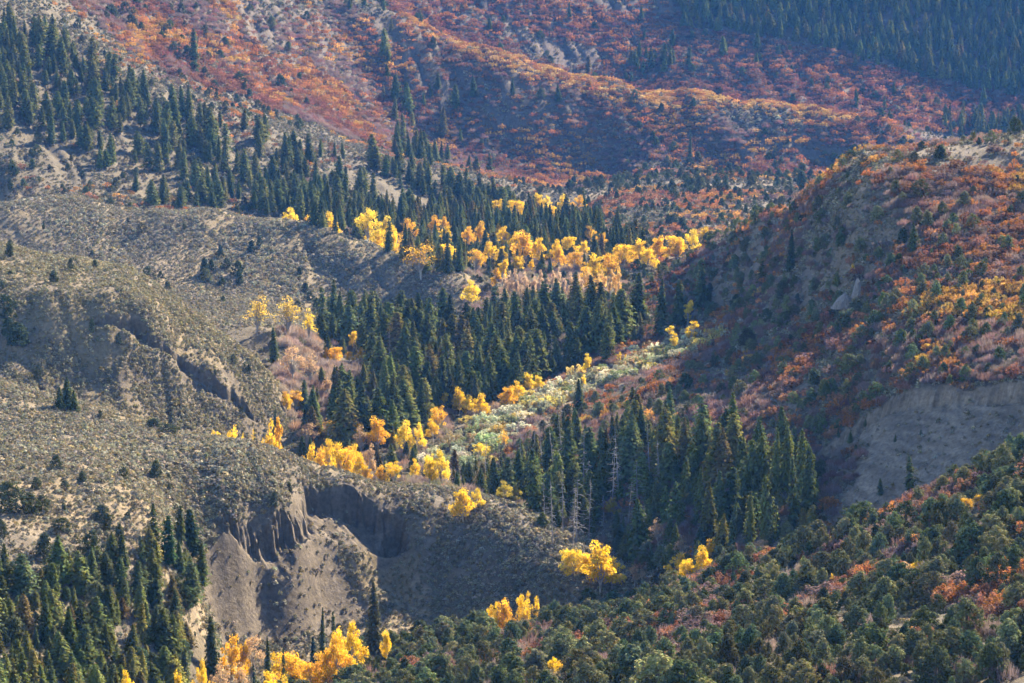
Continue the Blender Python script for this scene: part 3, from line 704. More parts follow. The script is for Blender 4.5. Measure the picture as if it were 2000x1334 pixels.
# --- sagebrush
for sp, y0, y1, sc in ((1.12, 560, 1075, 1.0), (0.95, 700, 1012, 0.95), (1.7, 1075, 1460, 1.25), (2.6, 1460, 2120, 1.7), (3.6, 2120, 2700, 2.2), (1.35, 430, 560, 1.0)):
    c = candidates(sp, y0, y1, 1000 + int(y0))
    L = c['land']; n1 = fbm(c['x'] / 9, c['y'] / 14, 71, 3); n2 = fbm(c['x'] / 40, c['y'] / 60, 81, 3)
    dens = np.array([0.45, 0.92, 0.85, 0.92, 0.30, 0.85, 0.75, 0.70, 0.70, 0.45])[L]
    pr = dens * (1 + 0.5 * n1) * (1 - 0.93 * c['bare']) * (1 - 0.55 * smooth(0.1, 0.4, fbm(c['x'] / 18, c['y'] / 28, 231, 3)) * np.isin(L, [1, 2, 3])) * np.where((L == LI['right_hill']) | (L == LI['cliff_bluff']) | (L == LI['near_bluff']), 1, smooth(56, 38, c['slope']))
    pr *= np.where(inpoly(c['px'], c['py'], POLY['spur_bare']), 0.25, 1)
    pr *= np.where((L == LI['right_hill']), smooth(-0.25, 0.25, fbm(c['x'] / 24, c['y'] / 36, 91, 3)) * 0.85 + 0.15, 1)
    if sp == 0.95:                              # steep faces carry more bushes for each metre on the map
        pr = pr * smooth(18, 32, c['slope'])
    def tint(k, n, r, n2=n2, L=L):
        t = pal(r, n, SAGE, (4, 3, 2, 1.1), 0.22) * (1 + 0.25 * n2[k][:, None])
        y = (L[k] == LI['cliff_bluff']) * 0.5 + 0.12
        t = t * np.where(c['y'][k] > 1460, 0.8, 1.0)[:, None]
        return t * (1 - 0.4 * y[:, None]) + np.array((0.33, 0.30, 0.13)) * 0.4 * y[:, None]
    pr *= np.where((L == LI['flat_bluff']), 1.0, 0.5) + np.where((L == LI['flat_bluff']), 0.1, 0.7) * smooth(-0.35, 0.15, fbm(c['x'] / 5, c['y'] / 8, 77, 2) + 0.5 * n2)
    scatter('sage', c, pr, 0.45 * sc, 1.25 * sc, 0.85, 1.45, tint, 'sage', np.clip(1 + 0.5 * n2, .6, 1.5))

# --- junipers
c = candidates(3.6, 425, 760, 21)
L = c['land']; op = fbm(c['x'] / 16, c['y'] / 22, 101, 3)
pr = (L == LI['near_slope']) * np.where(op > 0.34, 0.12, 0.78) * smooth(-0.5, -0.3, op + 0.2)
pr = np.where(inpoly(c['px'], c['py'], [(930, 1334), (960, 1290), (1020, 1265), (1080, 1270), (1040, 1334)]), 0.05, pr)
pr = np.where((L == LI['valley']) & (c['px'] > 700) & (c['px'] < 1260) & (c['py'] > 1180), 0.75, pr)
scatter('juniper', c, pr, 2.2, 7.2, 0.75, 1.3, lambda k, n, r: pal(r, n, G_JUN + [(0.14, 0.135, 0.06)], (3, 2, 3, 2, 2), 0.25) * 1.12, 'near_slope', 1 + 0.35 * fbm(c['x'] / 25, c['y'] / 35, 107, 2))
c = candidates(5.0, 740, 1240, 22)
L = c['land']; nz = fbm(c['x'] / 30, c['y'] / 45, 111, 3)
pr = (L == LI['right_hill']) * (0.42 + 0.5 * smooth(-0.2, 0.3, nz)) * 0.8 * (1 - c['bare'])
pr *= np.where((c['py'] < 420) & (c['px'] > 1560), 0.25, 1)
scatter('juniper', c, pr, 2.0, 6.4, 0.85, 1.25, lambda k, n, r: pal(r, n, G_JUN, (3, 1, 4, 3), 0.22) * 1.3, 'right_hill')  # tints brightened on this hill to stand in for missing light
c = candidates(9.0, 1240, 2100, 23)
L = c['land']; nz = fbm(c['x'] / 60, c['y'] / 90, 121, 3)
pr = (L == LI['bench']) * 0.55 + (L == LI['spur']) * 0.38 * smooth(-0.2, 0.3, nz) * (~inpoly(c['px'], c['py'], POLY['spur_bare'])) + (L == LI['valley']) * (c['y'] > 1650) * 0.4
pr += (L == LI['flat_bluff']) * 0.012
scatter('juniper', c, pr, 3.0, 6.5, 0.9, 1.25, lambda k, n, r: pal(r, n, G_JUN, (3, 3, 2, 2)), 'bench')
c = candidates(14.0, 1850, 2650, 24)
L = c['land']; nz = fbm(c['x'] / 110, c['y'] / 150, 131, 3)
pr = (L == LI['red_hill']) * (0.10 + 0.5 * smooth(0.05, 0.5, nz)) + (L == LI['far_hill']) * 0.15 + (L == LI['bench']) * 0.5
pr *= np.where(inpoly(c['px'], c['py'], POLY['sun_crest']), 0.25, 1)
scatter('juniper', c, pr, 5.0, 10.0, 0.9, 1.2, lambda k, n, r: pal(r, n, G_JUN, (3, 3, 1, 2)), 'red_hill')

# --- oak brush, in drifts of one colour
def oak_tint(c, sx, sy, seed, cols):
    a = fbm(c['x'] / sx, c['y'] / sy, seed, 3) * 0.5 + 0.5 + c['rng'].normal(0, 0.05, c['n'])
    b = fbm(c['x'] / (sx * .5), c['y'] / (sy * .5), seed + 7, 3)
    a = np.clip((a - 0.2) / 0.6 + b * 0.25, 0, 0.999)
    i = (a * len(cols)).astype(int)
    t = np.array(cols)[i]
    return lambda k, n, r: t[k] * (1 + r.normal(0, 0.22, (n, 1))) * (1 + r.normal(0, 0.05, (n, 3)))
def leafless(c, sx, seed):
    return fbm(c['x'] / sx, c['y'] / (sx * 1.4), seed, 3)
c = candidates(2.9, 425, 760, 31)
L = c['land']; nz = fbm(c['x'] / 14, c['y'] / 20, 141, 3)
pr = (L == LI['near_slope']) * smooth(0.05, 0.32, nz) * 0.6 * np.where(c['px'] < 1150, 0.4, 1)
scatter('oak', c, pr, 2.4, 4.6, 0.9, 1.3, oak_tint(c, 20, 28, 145, [O_MAUVE, O_RUST, O_MAUVE, O_RUST, O_ORANGE, O_RUST, O_MAUVE]), 'near_slope')
c = candidates(3.0, 425, 740, 36)
scatter('brush', c, (c['land'] == LI['near_slope']) * smooth(0.0, 0.3, fbm(c['x'] / 12, c['y'] / 16, 271, 3)) * 0.35, 1.5, 3.6, 0.8, 1.3, lambda k, n, r: pal(r, n, [(0.20, 0.15, 0.14), (0.24, 0.20, 0.16), (0.20, 0.12, 0.10)], (2, 1, 1)), 'near_slope')
c = candidates(2.25, 740, 1240, 32)
L = c['land']; nz = fbm(c['x'] / 22, c['y'] / 30, 151, 3); lf = leafless(c, 22, 155) + c['rng'].normal(0, 0.15, c['n'])
ok = (L == LI['right_hill']) * (1 - c['bare']) * np.where((c['py'] < 330) & (c['px'] > 1600), 0.25, 1.0)
gold = inpoly(c['px'], c['py'], POLY['gold_strip'])
wil = inpoly(c['px'], c['py'], POLY['willows'])
pr = ok * np.maximum(0.16 + smooth(-0.35, 0.2, nz) * 0.58, gold * 0.85) * (~wil)
ot = oak_tint(c, 34, 44, 157, [O_RUST, O_MAUVE, O_ORANGE, O_PINK, O_MAUVE, O_ORANGE, O_GOLD])
def rt(k, n, r, c=c, gold=gold, ot=ot):
    t = ot(k, n, r)
    return np.where(gold[k][:, None], pal(r, n, [O_GOLD, O_ORANGE, (0.5, 0.33, .06)], (3, 2, 1)), t)
scatter('oak', c, pr * (lf < 0.12), 1.4, 3.3, 0.9, 1.35, rt, 'right_hill')
scatter('brush', c, pr * (lf >= 0.12), 1.4, 3.2, 0.9, 1.35, lambda k, n, r: pal(r, n, [(0.20, 0.150, 0.140), (0.25, 0.175, 0.150), (0.23, 0.135, 0.115)], (2, 1, 1)), 'right_hill')
c = candidates(4.6, 1400, 2100, 33)
L = c['land']; nz = fbm(c['x'] / 40, c['y'] / 60, 161, 3)
pr = (L == LI['bench']) * smooth(-0.1, 0.25, nz) * 0.65 + (L == LI['spur']) * np.where(c['py'] < 330, 0.30, 0.14) * smooth(-0.2, 0.3, nz) * (~inpoly(c['px'], c['py'], POLY['spur_bare']))
scatter('oak', c, pr, 2.0, 3.6, 1.0, 1.5, oak_tint(c, 50, 70, 165, [O_RUST, O_PINK, O_ORANGE, O_GOLD, O_MAUVE]), 'bench')
c = candidates(4.2, 1800, 2460, 34)
L = c['land']
nz = fbm(c['x'] / 75 + c['y'] / 500, c['y'] / 90, 171, 4); lf = leafless(c, 45, 175) + c['rng'].normal(0, 0.16, c['n'])
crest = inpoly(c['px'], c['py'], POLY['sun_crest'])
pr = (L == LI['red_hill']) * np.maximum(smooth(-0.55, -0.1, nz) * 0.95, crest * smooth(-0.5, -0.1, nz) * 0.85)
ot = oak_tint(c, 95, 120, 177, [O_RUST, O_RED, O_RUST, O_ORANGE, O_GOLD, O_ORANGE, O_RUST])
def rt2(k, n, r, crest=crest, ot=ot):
    return np.where(crest[k][:, None] & (r.random(n) < .7)[:, None], pal(r, n, [O_GOLD, O_ORANGE, (0.52, 0.36, .13)], (3, 2, 2)), ot(k, n, r))  # sunlight on the crest put into a brighter gold brush tint
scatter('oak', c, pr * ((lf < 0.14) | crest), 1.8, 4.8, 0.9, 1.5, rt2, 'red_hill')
scatter('brush', c, pr * ((lf >= 0.14) & ~crest), 2.2, 4.0, 1.0, 1.6, lambda k, n, r: pal(r, n, [(0.19, 0.135, 0.125), (0.23, 0.155, 0.135), (0.20, 0.105, 0.10)], (2, 1, 1)), 'red_hill')
c = candidates(5.0, 2360, 2860, 35)
L = c['land']; nz = fbm(c['x'] / 130, c['y'] / 60, 181, 4)
inf = inpoly(c['px'], c['py'], POLY['far_forest'])
pr = (L == LI['far_hill']) * smooth(-0.45, -0.1, nz) * 0.95 * (~inf)
scatter('oak', c, pr, 2.5, 5.2, 1.0, 1.6, oak_tint(c, 110, 50, 187, [O_RUST, O_RED, O_RUST, O_ORANGE, O_RED, O_PINK]), 'far_hill')

# --- conifers
WL = np.array([(800, 925), (860, 912), (960, 880), (1000, 848), (1080, 800), (1180, 760), (1300, 712), (1420, 668), (1600, 640)], float)
def spr(k, n, r):
    return pal(r, n, G_SPRUCE, (3, 3, 2, 1.8, 0.8), 0.2)
def in_stand(c, name, lands):
    return inpoly(c['px'], c['py'], POLY[name]) & np.isin(c['land'], [LI[l] for l in lands])
c = candidates(4.1, 540, 740, 41)
scatter('spruce', c, in_stand(c, 'left_wood', ['near_bluff', 'valley', 'near_slope']) * 0.78, 4.5, 11.0, 1.1, 1.8, spr, 'left_wood')
scatter('juniper', c, in_stand(c, 'left_wood', ['near_bluff', 'valley', 'near_slope']) * (c['r'] > 0.78), 2.5, 6.5, 0.9, 1.3, lambda k, n, r: pal(r, n, G_JUN, (3, 3, 2, 2), 0.2), 'left_wood')
c = candidates(5.0, 740, 960, 42)
pr = in_stand(c, 'snag_wood', ['right_hill', 'valley', 'near_slope']) * 0.72 * (1 - c['bare'])
pr = np.where((c['land'] == LI['valley']) & (c['y'] < 930) & (c['px'] > 850) & (c['px'] < 1400) & (c['y'] > 775), 0.6, pr)
scatter('spruce', c, pr, 6.5, 20.0, 1.0, 1.5, spr, 'snag_wood')
c = candidates(5.4, 930, 1320, 43)
pr = smooth(-0.6, -0.15, fbm(c['x'] / 18, c['y'] / 26, 261, 3)) * in_stand(c, 'mid_wood', ['valley', 'right_hill', 'flat_bluff']) * np.where(c['px'] < 750, 0.62, 0.85)
scatter('spruce', c, pr * 0.92, 6.5, 21.0, 1.0, 1.6, spr, 'mid_wood')
c = candidates(7.0, 1320, 1900, 44)
pr = in_stand(c, 'up_wood', ['valley', 'bench', 'spur', 'flat_bluff']) * 0.72 * np.where((c['py'] > 535), 0.25, 1)
scatter('spruce', c, pr, 9.0, 18.0, 0.9, 1.2, spr, 'up_wood')
c = candidates(7.2, 1460, 1880, 45)
nz = fbm(c['x'] / 40, c['y'] / 60, 191, 3)
pr = in_stand(c, 'spur_wood', ['spur', 'valley', 'flat_bluff', 'red_hill']) * smooth(-0.65, 0.15, nz) * 0.72 * (~inpoly(c['px'], c['py'], POLY['spur_bare'])) * (~inpoly(c['px'], c['py'], POLY['spur_bare2']))
scatter('fir', c, pr, 9.0, 19.0, 0.95, 1.4, lambda k, n, r: pal(r, n, G_FIR + G_SPRUCE[:2], (3, 3, 2, 1, 1)), 'spur_wood')
c = candidates(14.0, 1850, 2350, 46)
nz = fbm(c['x'] / 120, c['y'] / 150, 195, 2)
pr = in_stand(c, 'ravine', ['red_hill', 'spur']) * 0.5 + (c['land'] == LI['red_hill']) * (c['y'] < 2350) * smooth(0.15, 0.5, nz) * 0.10
scatter('spruce', c, pr, 12.0, 24.0, 1.0, 1.3, spr, 'ravine')
c = candidates(7.0, 2400, 2960, 47)
nz = fbm(c['x'] / 150, c['y'] / 120, 197, 3)
pr = in_stand(c, 'far_forest', ['far_hill']) * 0.88 + in_stand(c, 'far_forest2', ['far_hill']) * smooth(-0.2, 0.1, nz) * 0.7 + in_stand(c, 'far_grove', ['far_hill', 'red_hill']) * 0.6 + (c['land'] == LI['far_hill']) * 0.012
scatter('spruce', c, pr, 11.0, 21.0, 1.0, 1.4, spr, 'far_forest')
# --- willows along the creek
c = candidates(2.3, 860, 1200, 48)
wn = fbm(c['x'] / 7, c['y'] / 10, 263, 3)
wil = inpoly(c['px'] + 55 * wn, c['py'] + 22 * fbm(c['x'] / 6, c['y'] / 9, 267, 3), POLY['willows'])
scatter('willow', c, wil * smooth(-0.45, 0.05, fbm(c['x'] / 9, c['y'] / 14, 203, 3)) * 0.8, 1.1, 4.6, 0.7, 1.4, lambda k, n, r: pal(r, n, [(0.44, 0.45, 0.29), (0.52, 0.51, 0.38), (0.56, 0.46, 0.14), (0.26, 0.30, 0.14), (0.36, 0.27, 0.14)], (3, 2.5, 1.6, 2, 1.2), 0.25), 'willows', np.clip(1 + 0.9 * fbm(c['x'] / 5, c['y'] / 7, 269, 2), 0.5, 1.7))
scatter('juniper', c, wil * (c['r'] > 0.93), 2.0, 5.0, 0.9, 1.2, lambda k, n, r: pal(r, n, G_JUN, (3, 2, 3, 2), 0.2), 'willows')
scatter('aspen', c, wil * (c['r'] > 0.80) * (c['r'] < 0.813), 3.0, 6.5, 0.9, 1.3, lambda k, n, r: pal(r, n, [YEL, YEL2, ORY], (2, 2, 1)), 'willows')
# --- leafless creek brush
c = candidates(3.2, 900, 1120, 49)
pr = (c['land'] == LI['valley']) * inpoly(c['px'], c['py'], [(540, 640), (640, 660), (660, 740), (620, 830), (560, 860), (530, 760)]) * 0.5
scatter('brush', c, pr, 2.0, 4.5, 0.8, 1.2, lambda k, n, r: pal(r, n, [(0.30, 0.24, 0.205), (0.32, 0.22, 0.15)], (2, 1)), 'creek')

c = candidates(3.6, 800, 1560, 50)
L = c['land']
fl = ((L == LI['valley']) | ((L == LI['flat_bluff']) & (c['px'] > 905))) & (c['px'] > 560) & (c['px'] < 1330) & ~inpoly(c['px'], c['py'], POLY['willows'])
nz = fbm(c['x'] / 14, c['y'] / 20, 207, 3)
scatter('brush', c, fl * (0.25 + 0.5 * (nz > 0)) * (nz > -0.3), 1.6, 3.6, 0.9, 1.4, lambda k, n, r: pal(r, n, [(0.26, 0.20, 0.17), (0.30, 0.21, 0.14), (0.23, 0.17, 0.16), (0.20, 0.19, 0.12)], (2, 1, 1, 1)), 'creek')
c = candidates(6.0, 820, 1560, 51)
L = c['land']
fl = ((L == LI['valley']) | ((L == LI['flat_bluff']) & (c['px'] > 905))) & (c['px'] > 580) & (c['px'] < 1300)
up = fl & (c['y'] > 1230)
scatter('juniper', c, up * 0.35, 2.5, 5.5, 0.9, 1.3, lambda k, n, r: pal(r, n, G_JUN, (3, 2, 3, 2), 0.2), 'creek')
scatter('spruce', c, fl * (c['y'] < 1010) * (c['px'] < 980) * 0.35, 5.0, 13.0, 1.0, 1.5, spr, 'creek')
# --- trees read one by one from the survey picture: kind, x, top, foot (or None), metres ahead (or None), crown width in pixels, colour
PROTO_W = {'cottonwood': 0.9, 'aspen': 0.36, 'thin': 0.72, 'spruce': 0.48, 'fir': 0.52, 'juniper': 0.86, 'oak': 1.4, 'snag': 0.3, 'willow': 1.4, 'brush': 1.4}
def plant(kind, px, top, foot, Y, width, col, label=None):
    if Y is None:
        x, Y = hit(px, foot, gh)
        z = float(gh(np.array([x]), np.array([Y]))[0]); h = (foot - top) * Y / FPX
    else:
        s, q = ray(px, top)
        x = float(s) * Y
        z = float(gh(np.array([x]), np.array([Y]))[0]); h = float(q) * Y - z
        if kind in ('cottonwood', 'thin', 'aspen') and h < 0.95 * width * Y / FPX / (0.5 if kind == 'aspen' else 1):
            f = top + width * (1.25 if kind != 'aspen' else 2.2)          # stands nearer, its foot in sight
            x, Y = hit(px, f, gh, Y - 130)
            z = float(gh(np.array([x]), np.array([Y]))[0]); h = (f - top) * Y / FPX
    width = width * (1.5 if foot is not None and foot > 1325 and kind == 'cottonwood' else 1.0)
    wm = width * (1.22 if kind in ('cottonwood', 'thin') else 1.0) * Y / FPX
    if kind in ('cottonwood', 'thin'):
        wm = min(wm, 1.15 * h)
    add(kind, [x], [Y], [z - 0.02 * h], h, wm / (PROTO_W[kind] * h), np.array([col]) * rng.uniform(0.92, 1.08), label or 'single', True)
C_, A_, T_, S_, J_ = 'cottonwood', 'aspen', 'thin', 'spruce', 'juniper'
BROAD = [
    (C_, 567, 404, None, 1480, 46, YEL2), (C_, 640, 412, None, 1490, 55, YEL), (C_, 610, 410, None, 1500, 40, ORY), (C_, 718, 411, None, 1530, 62, YEL2), (C_, 735, 440, None, 1450, 45, YEL), (T_, 785, 455, None, 1440, 45, ORY),
    (T_, 822, 470, None, 1420, 62, ORY), (C_, 878, 468, None, 1430, 52, YEL), (C_, 912, 440, None, 1540, 34, ORY), (C_, 848, 418, None, 1620, 34, ORY), (C_, 800, 425, None, 1600, 40, ORY), (C_, 1008, 384, None, 1720, 40, YEL), (C_, 1052, 374, None, 1790, 34, YEL), (C_, 1100, 377, None, 1790, 38, YEL2), (C_, 1132, 380, None, 1800, 30, ORY), (C_, 1075, 395, None, 1740, 34, YEL),
    (C_, 1022, 446, None, 1560, 62, ORY), (C_, 1052, 462, None, 1520, 44, YEL), (C_, 985, 440, None, 1600, 36, YEL), (A_, 982, 497, None, 1440, 28, YEL), (C_, 1010, 496, None, 1450, 32, YEL), (A_, 970, 515, None, 1410, 26, ORY), (C_, 1092, 476, None, 1490, 40, ORY), (C_, 1160, 490, None, 1450, 54, YEL), (C_, 1192, 488, None, 1450, 50, ORY), (T_, 1145, 510, None, 1420, 50, ORY), (C_, 1110, 455, None, 1560, 36, YEL),
    (C_, 1250, 462, None, 1480, 44, YEL), (C_, 1285, 456, None, 1480, 46, ORY), (C_, 1320, 452, None, 1480, 44, YEL), (C_, 1352, 446, None, 1490, 44, YEL2), (C_, 1265, 478, None, 1440, 40, YEL), (C_, 1375, 440, None, 1520, 30, YEL), (T_, 930, 480, None, 1480, 46, ORY), (C_, 955, 470, None, 1520, 40, YEL), (C_, 870, 440, None, 1560, 36, YEL),
    (C_, 918, 545, None, 1330, 44, YEL2), (C_, 940, 430, None, 1640, 40, ORY), (C_, 760, 425, None, 1580, 36, ORY), (C_, 1150, 440, None, 1620, 34, ORY), (C_, 1210, 470, None, 1500, 36, YEL),
    (T_, 500, 574, None, 1090, 68, (0.58, 0.42, 0.08)), (T_, 562, 576, None, 1100, 72, (0.58, 0.42, 0.08)), (T_, 532, 582, None, 1105, 50, (0.56, 0.40, 0.09)), (T_, 602, 600, None, 1105, 40, YEL2),
    (C_, 655, 672, 712, None, 30, ORY), (C_, 708, 676, 712, None, 34, ORY), (C_, 690, 640, None, 1130, 26, YEL), (A_, 640, 735, 775, None, 22, PAL), (T_, 572, 668, 745, None, 52, PAL), (T_, 605, 690, 755, None, 48, PAL), (C_, 578, 758, 800, None, 36, ORY), (C_, 560, 770, 805, None, 26, YEL), (C_, 760, 680, 712, None, 22, ORY),
    (A_, 515, 810, None, 905, 30, YEL), (A_, 550, 788, None, 915, 26, ORY), (A_, 552, 832, None, 900, 32, YEL), (C_, 405, 831, None, 880, 24, YEL2), (C_, 425, 838, None, 876, 22, YEL), (C_, 450, 822, None, 884, 44, YEL), (C_, 490, 868, None, 882, 26, ORY), (C_, 470, 845, None, 880, 26, YEL),
    (C_, 480, 852, None, 890, 40, YEL), (C_, 505, 862, None, 888, 40, ORY), (C_, 535, 870, None, 888, 44, YEL), (C_, 570, 868, None, 895, 50, ORY), (C_, 600, 862, None, 900, 50, YEL), (C_, 640, 856, None, 905, 54, YEL), (C_, 680, 866, None, 895, 48, ORY), (C_, 700, 880, None, 885, 44, YEL), (C_, 590, 880, None, 885, 50, ORY), (C_, 625, 868, None, 890, 62, ORY), (C_, 662, 862, None, 892, 50, YEL), (C_, 610, 890, None, 878, 60, YEL), (C_, 650, 885, None, 878, 55, YEL), (C_, 565, 890, None, 876, 34, ORY), (C_, 735, 808, 885, None, 56, ORY), (C_, 790, 818, 888, None, 56, YEL2), (T_, 705, 830, 890, None, 44, PAL), (T_, 600, 820, 880, None, 50, PAL), (T_, 645, 815, 870, None, 40, ORY),
    (C_, 856, 788, 846, None, 42, ORY), (A_, 845, 815, 870, None, 26, YEL), (C_, 898, 754, 808, None, 44, YEL), (C_, 938, 766, 815, None, 50, YEL), (C_, 915, 770, 812, None, 40, YEL2), (C_, 990, 748, 800, None, 46, ORY), (C_, 1010, 742, 790, None, 36, YEL), (C_, 1032, 724, 770, None, 34, YEL2), (A_, 1147, 688, 738, None, 20, YEL2), (A_, 1312, 630, 694, None, 32, YEL2), (A_, 1344, 576, 642, None, 28, YEL2), (A_, 1348, 622, 680, None, 32, YEL2), (A_, 1290, 677, 698, None, 9, YEL2),
    (C_, 768, 898, None, 850, 46, YEL), (C_, 742, 906, None, 848, 32, ORY), (A_, 720, 862, None, 865, 24, PAL), (C_, 905, 946, None, 830, 62, YEL), (C_, 930, 952, None, 826, 34, YEL2), (C_, 862, 876, None, 880, 46, YEL2), (C_, 840, 890, None, 875, 36, YEL), (C_, 985, 938, None, 822, 44, (0.42, 0.34, 0.06)), (T_, 940, 860, 905, None, 40, YEL2), (T_, 985, 840, 885, None, 36, ORY),
    (C_, 1172, 1048, None, 790, 92, YEL), (C_, 1122, 1062, None, 795, 52, YEL2), (C_, 1195, 1085, None, 783, 56, YEL2), (C_, 1145, 1075, None, 788, 46, YEL), (A_, 1240, 1098, None, 775, 22, PAL), (T_, 1255, 1110, None, 775, 24, PAL),
    (C_, 1372, 1062, None, 745, 56, YEL), (C_, 1342, 1085, None, 742, 42, YEL), (T_, 1330, 1045, None, 765, 40, PAL), (T_, 1485, 1050, None, 730, 40, PAL), (T_, 1285, 1010, None, 800, 46, PAL), (A_, 1385, 1050, None, 755, 26, ORY),
    (C_, 985, 1160, None, 742, 56, ORY), (C_, 1025, 1150, None, 744, 42, YEL), (C_, 965, 1172, None, 740, 36, YEL),
    (C_, 450, 1234, 1345, None, 36, ORY), (T_, 490, 1225, 1345, None, 56, PAL), (C_, 575, 1260, 1360, None, 56, ORY), (C_, 545, 1265, 1350, None, 34, YEL), (C_, 605, 1278, 1360, None, 40, ORY), (C_, 660, 1228, 1345, None, 40, ORY), (C_, 690, 1206, 1330, None, 36, YEL), (C_, 640, 1255, 1350, None, 34, ORY), (C_, 755, 1220, 1300, None, 30, YEL), (C_, 392, 1282, 1380, None, 22, YEL), (C_, 352, 1300, 1390, None, 20, YEL), (C_, 525, 1305, 1400, None, 40, YEL), (C_, 250, 1304, 1390, None, 28, YEL), (C_, 412, 1320, 1400, None, 40, ORY), (T_, 470, 1290, 1380, None, 44, PAL), (T_, 430, 1285, 1380, None, 40, PAL),
    (C_, 1888, 968, 1000, None, 40, (0.62, 0.40, 0.06)), (C_, 1912, 960, 992, None, 30, (0.62, 0.40, 0.06)), (C_, 1795, 1092, 1120, None, 22, YEL), (T_, 1770, 1092, 1125, None, 26, PAL), (C_, 1080, 1280, 1320, None, 28, YEL), (C_, 1625, 1118, 1140, None, 12, YEL), (C_, 1235, 902, 950, None, 24, (0.6, 0.42, 0.05)), (C_, 1195, 968, 1010, None, 32, (0.45, 0.33, 0.05)), (C_, 1665, 515, 536, None, 12, YEL),
]
_r = np.random.default_rng(77)
for k in range(22):                     # the pale, nearly leafless aspens below the upper wood
    px = 985 + 235 * (k + _r.uniform(-.4, .4)) / 22
    BROAD.append((A_, px, 528 + _r.uniform(-12, 18), 592 + _r.uniform(-8, 8), None, 14, (0.58, 0.42, 0.27) if k < 15 else (0.68, 0.44, 0.15)))
for t in list(BROAD):                   # most of the creek trees stand in twos and threes
    if t[0] == C_ and t[4] is not None and _r.random() < 0.65:
        BROAD.append((C_, t[1] + t[5] * _r.uniform(0.5, 0.9) * _r.choice([-1, 1]), t[2] + _r.uniform(2, 14), None, t[4] + _r.uniform(4, 18), t[5] * _r.uniform(0.6, 0.9), t[6]))
    elif t[0] == C_ and t[3] is not None and t[5] > 20 and _r.random() < 0.5:
        BROAD.append((C_, t[1] + t[5] * _r.uniform(0.5, 0.8) * _r.choice([-1, 1]), t[2] + 6, t[3] - 3, None, t[5] * _r.uniform(0.5, 0.8), t[6]))
for t in BROAD:
    plant(*t)
DG = (0.080, 0.100, 0.040); LG = (0.130, 0.145, 0.045)
CONIF = [(S_, 1290, 542, 655, None, 56, DG), (S_, 1326, 545, 640, None, 44, DG), (S_, 1370, 518, 604, None, 42, DG), (S_, 1784, 434, 492, None, 36, DG), (S_, 1545, 446, 530, None, 36, (0.06, 0.08, 0.05)), (S_, 1487, 508, 560, None, 36, DG), (S_, 1635, 530, 560, None, 22, LG),
    (S_, 1424, 965, 1100, None, 38, (0.075, 0.105, 0.06)), (S_, 1465, 955, 1065, None, 40, LG), (S_, 1500, 925, 1060, None, 46, LG), (S_, 1182, 628, 708, None, 52, LG), (S_, 1132, 738, 805, None, 44, DG), (S_, 880, 728, 805, None, 34, (0.065, 0.065, 0.03)), (S_, 822, 738, 835, None, 44, DG), (S_, 1365, 905, 1010, None, 36, LG), (S_, 1340, 890, 990, None, 36, LG),
    (S_, 1540, 820, 960, None, 50, LG), (S_, 1568, 832, 985, None, 52, LG), (S_, 1515, 838, 965, None, 46, LG), (S_, 1582, 865, 1020, None, 50, DG), (S_, 1490, 850, 970, None, 44, LG), (S_, 1445, 850, 950, None, 40, LG), (S_, 1460, 900, 1010, None, 44, DG), (S_, 1550, 890, 1040, None, 54, DG),
    (S_, 1778, 888, 985, None, 52, DG), (S_, 1720, 935, 970, None, 16, DG), (S_, 1638, 838, 858, None, 12, DG), (S_, 1660, 840, 866, None, 16, DG), (S_, 1690, 822, 838, None, 11, DG), (S_, 1748, 848, 864, None, 11, DG), (S_, 1798, 838, 850, None, 9, DG), (S_, 1672, 868, 884, None, 13, DG), (S_, 735, 1130, 1300, None, 62, (0.085, 0.085, 0.05)), (S_, 415, 1198, 1320, None, 46, DG), (S_, 524, 1235, 1380, None, 30, DG), (S_, 628, 1178, 1310, None, 30, DG), (S_, 654, 1190, 1300, None, 26, DG), (S_, 610, 1240, 1350, None, 36, (0.04, 0.07, 0.06)), (S_, 555, 1255, 1370, None, 24, DG), (S_, 500, 1290, 1400, None, 26, (0.05, 0.08, 0.06)),
    (S_, 330, 1005, 1110, None, 60, (0.045, 0.085, 0.03)), (S_, 372, 992, 1090, None, 60, (0.055, 0.08, 0.035)), (S_, 300, 980, 1060, None, 46, DG), (S_, 278, 1045, 1110, None, 36, DG), (S_, 350, 985, 1070, None, 44, DG), (S_, 130, 735, 800, None, 44, DG), (S_, 118, 755, 802, None, 34, DG), (S_, 145, 762, 806, None, 30, DG),
    (S_, 535, 640, 715, None, 30, DG), (S_, 540, 800, 868, None, 26, DG), (S_, 498, 830, None, 878, 26, DG), (S_, 690, 570, 660, None, 30, DG), (S_, 1060, 1000, None, 800, 36, LG), (S_, 1085, 985, None, 805, 34, DG), (S_, 1470, 1150, None, 690, 30, LG), (S_, 1348, 255, 312, None, 16, DG), (S_, 1000, 155, 195, None, 14, DG), (S_, 1112, 5, 38, None, 16, DG), (S_, 1252, 8, 40, None, 16, DG), (S_, 1090, 165, 200, None, 18, DG), (S_, 925, 145, 190, None, 22, DG)]
for t in CONIF:
    plant(*t)
JG = (0.072, 0.085, 0.045); JD = (0.05, 0.07, 0.04)
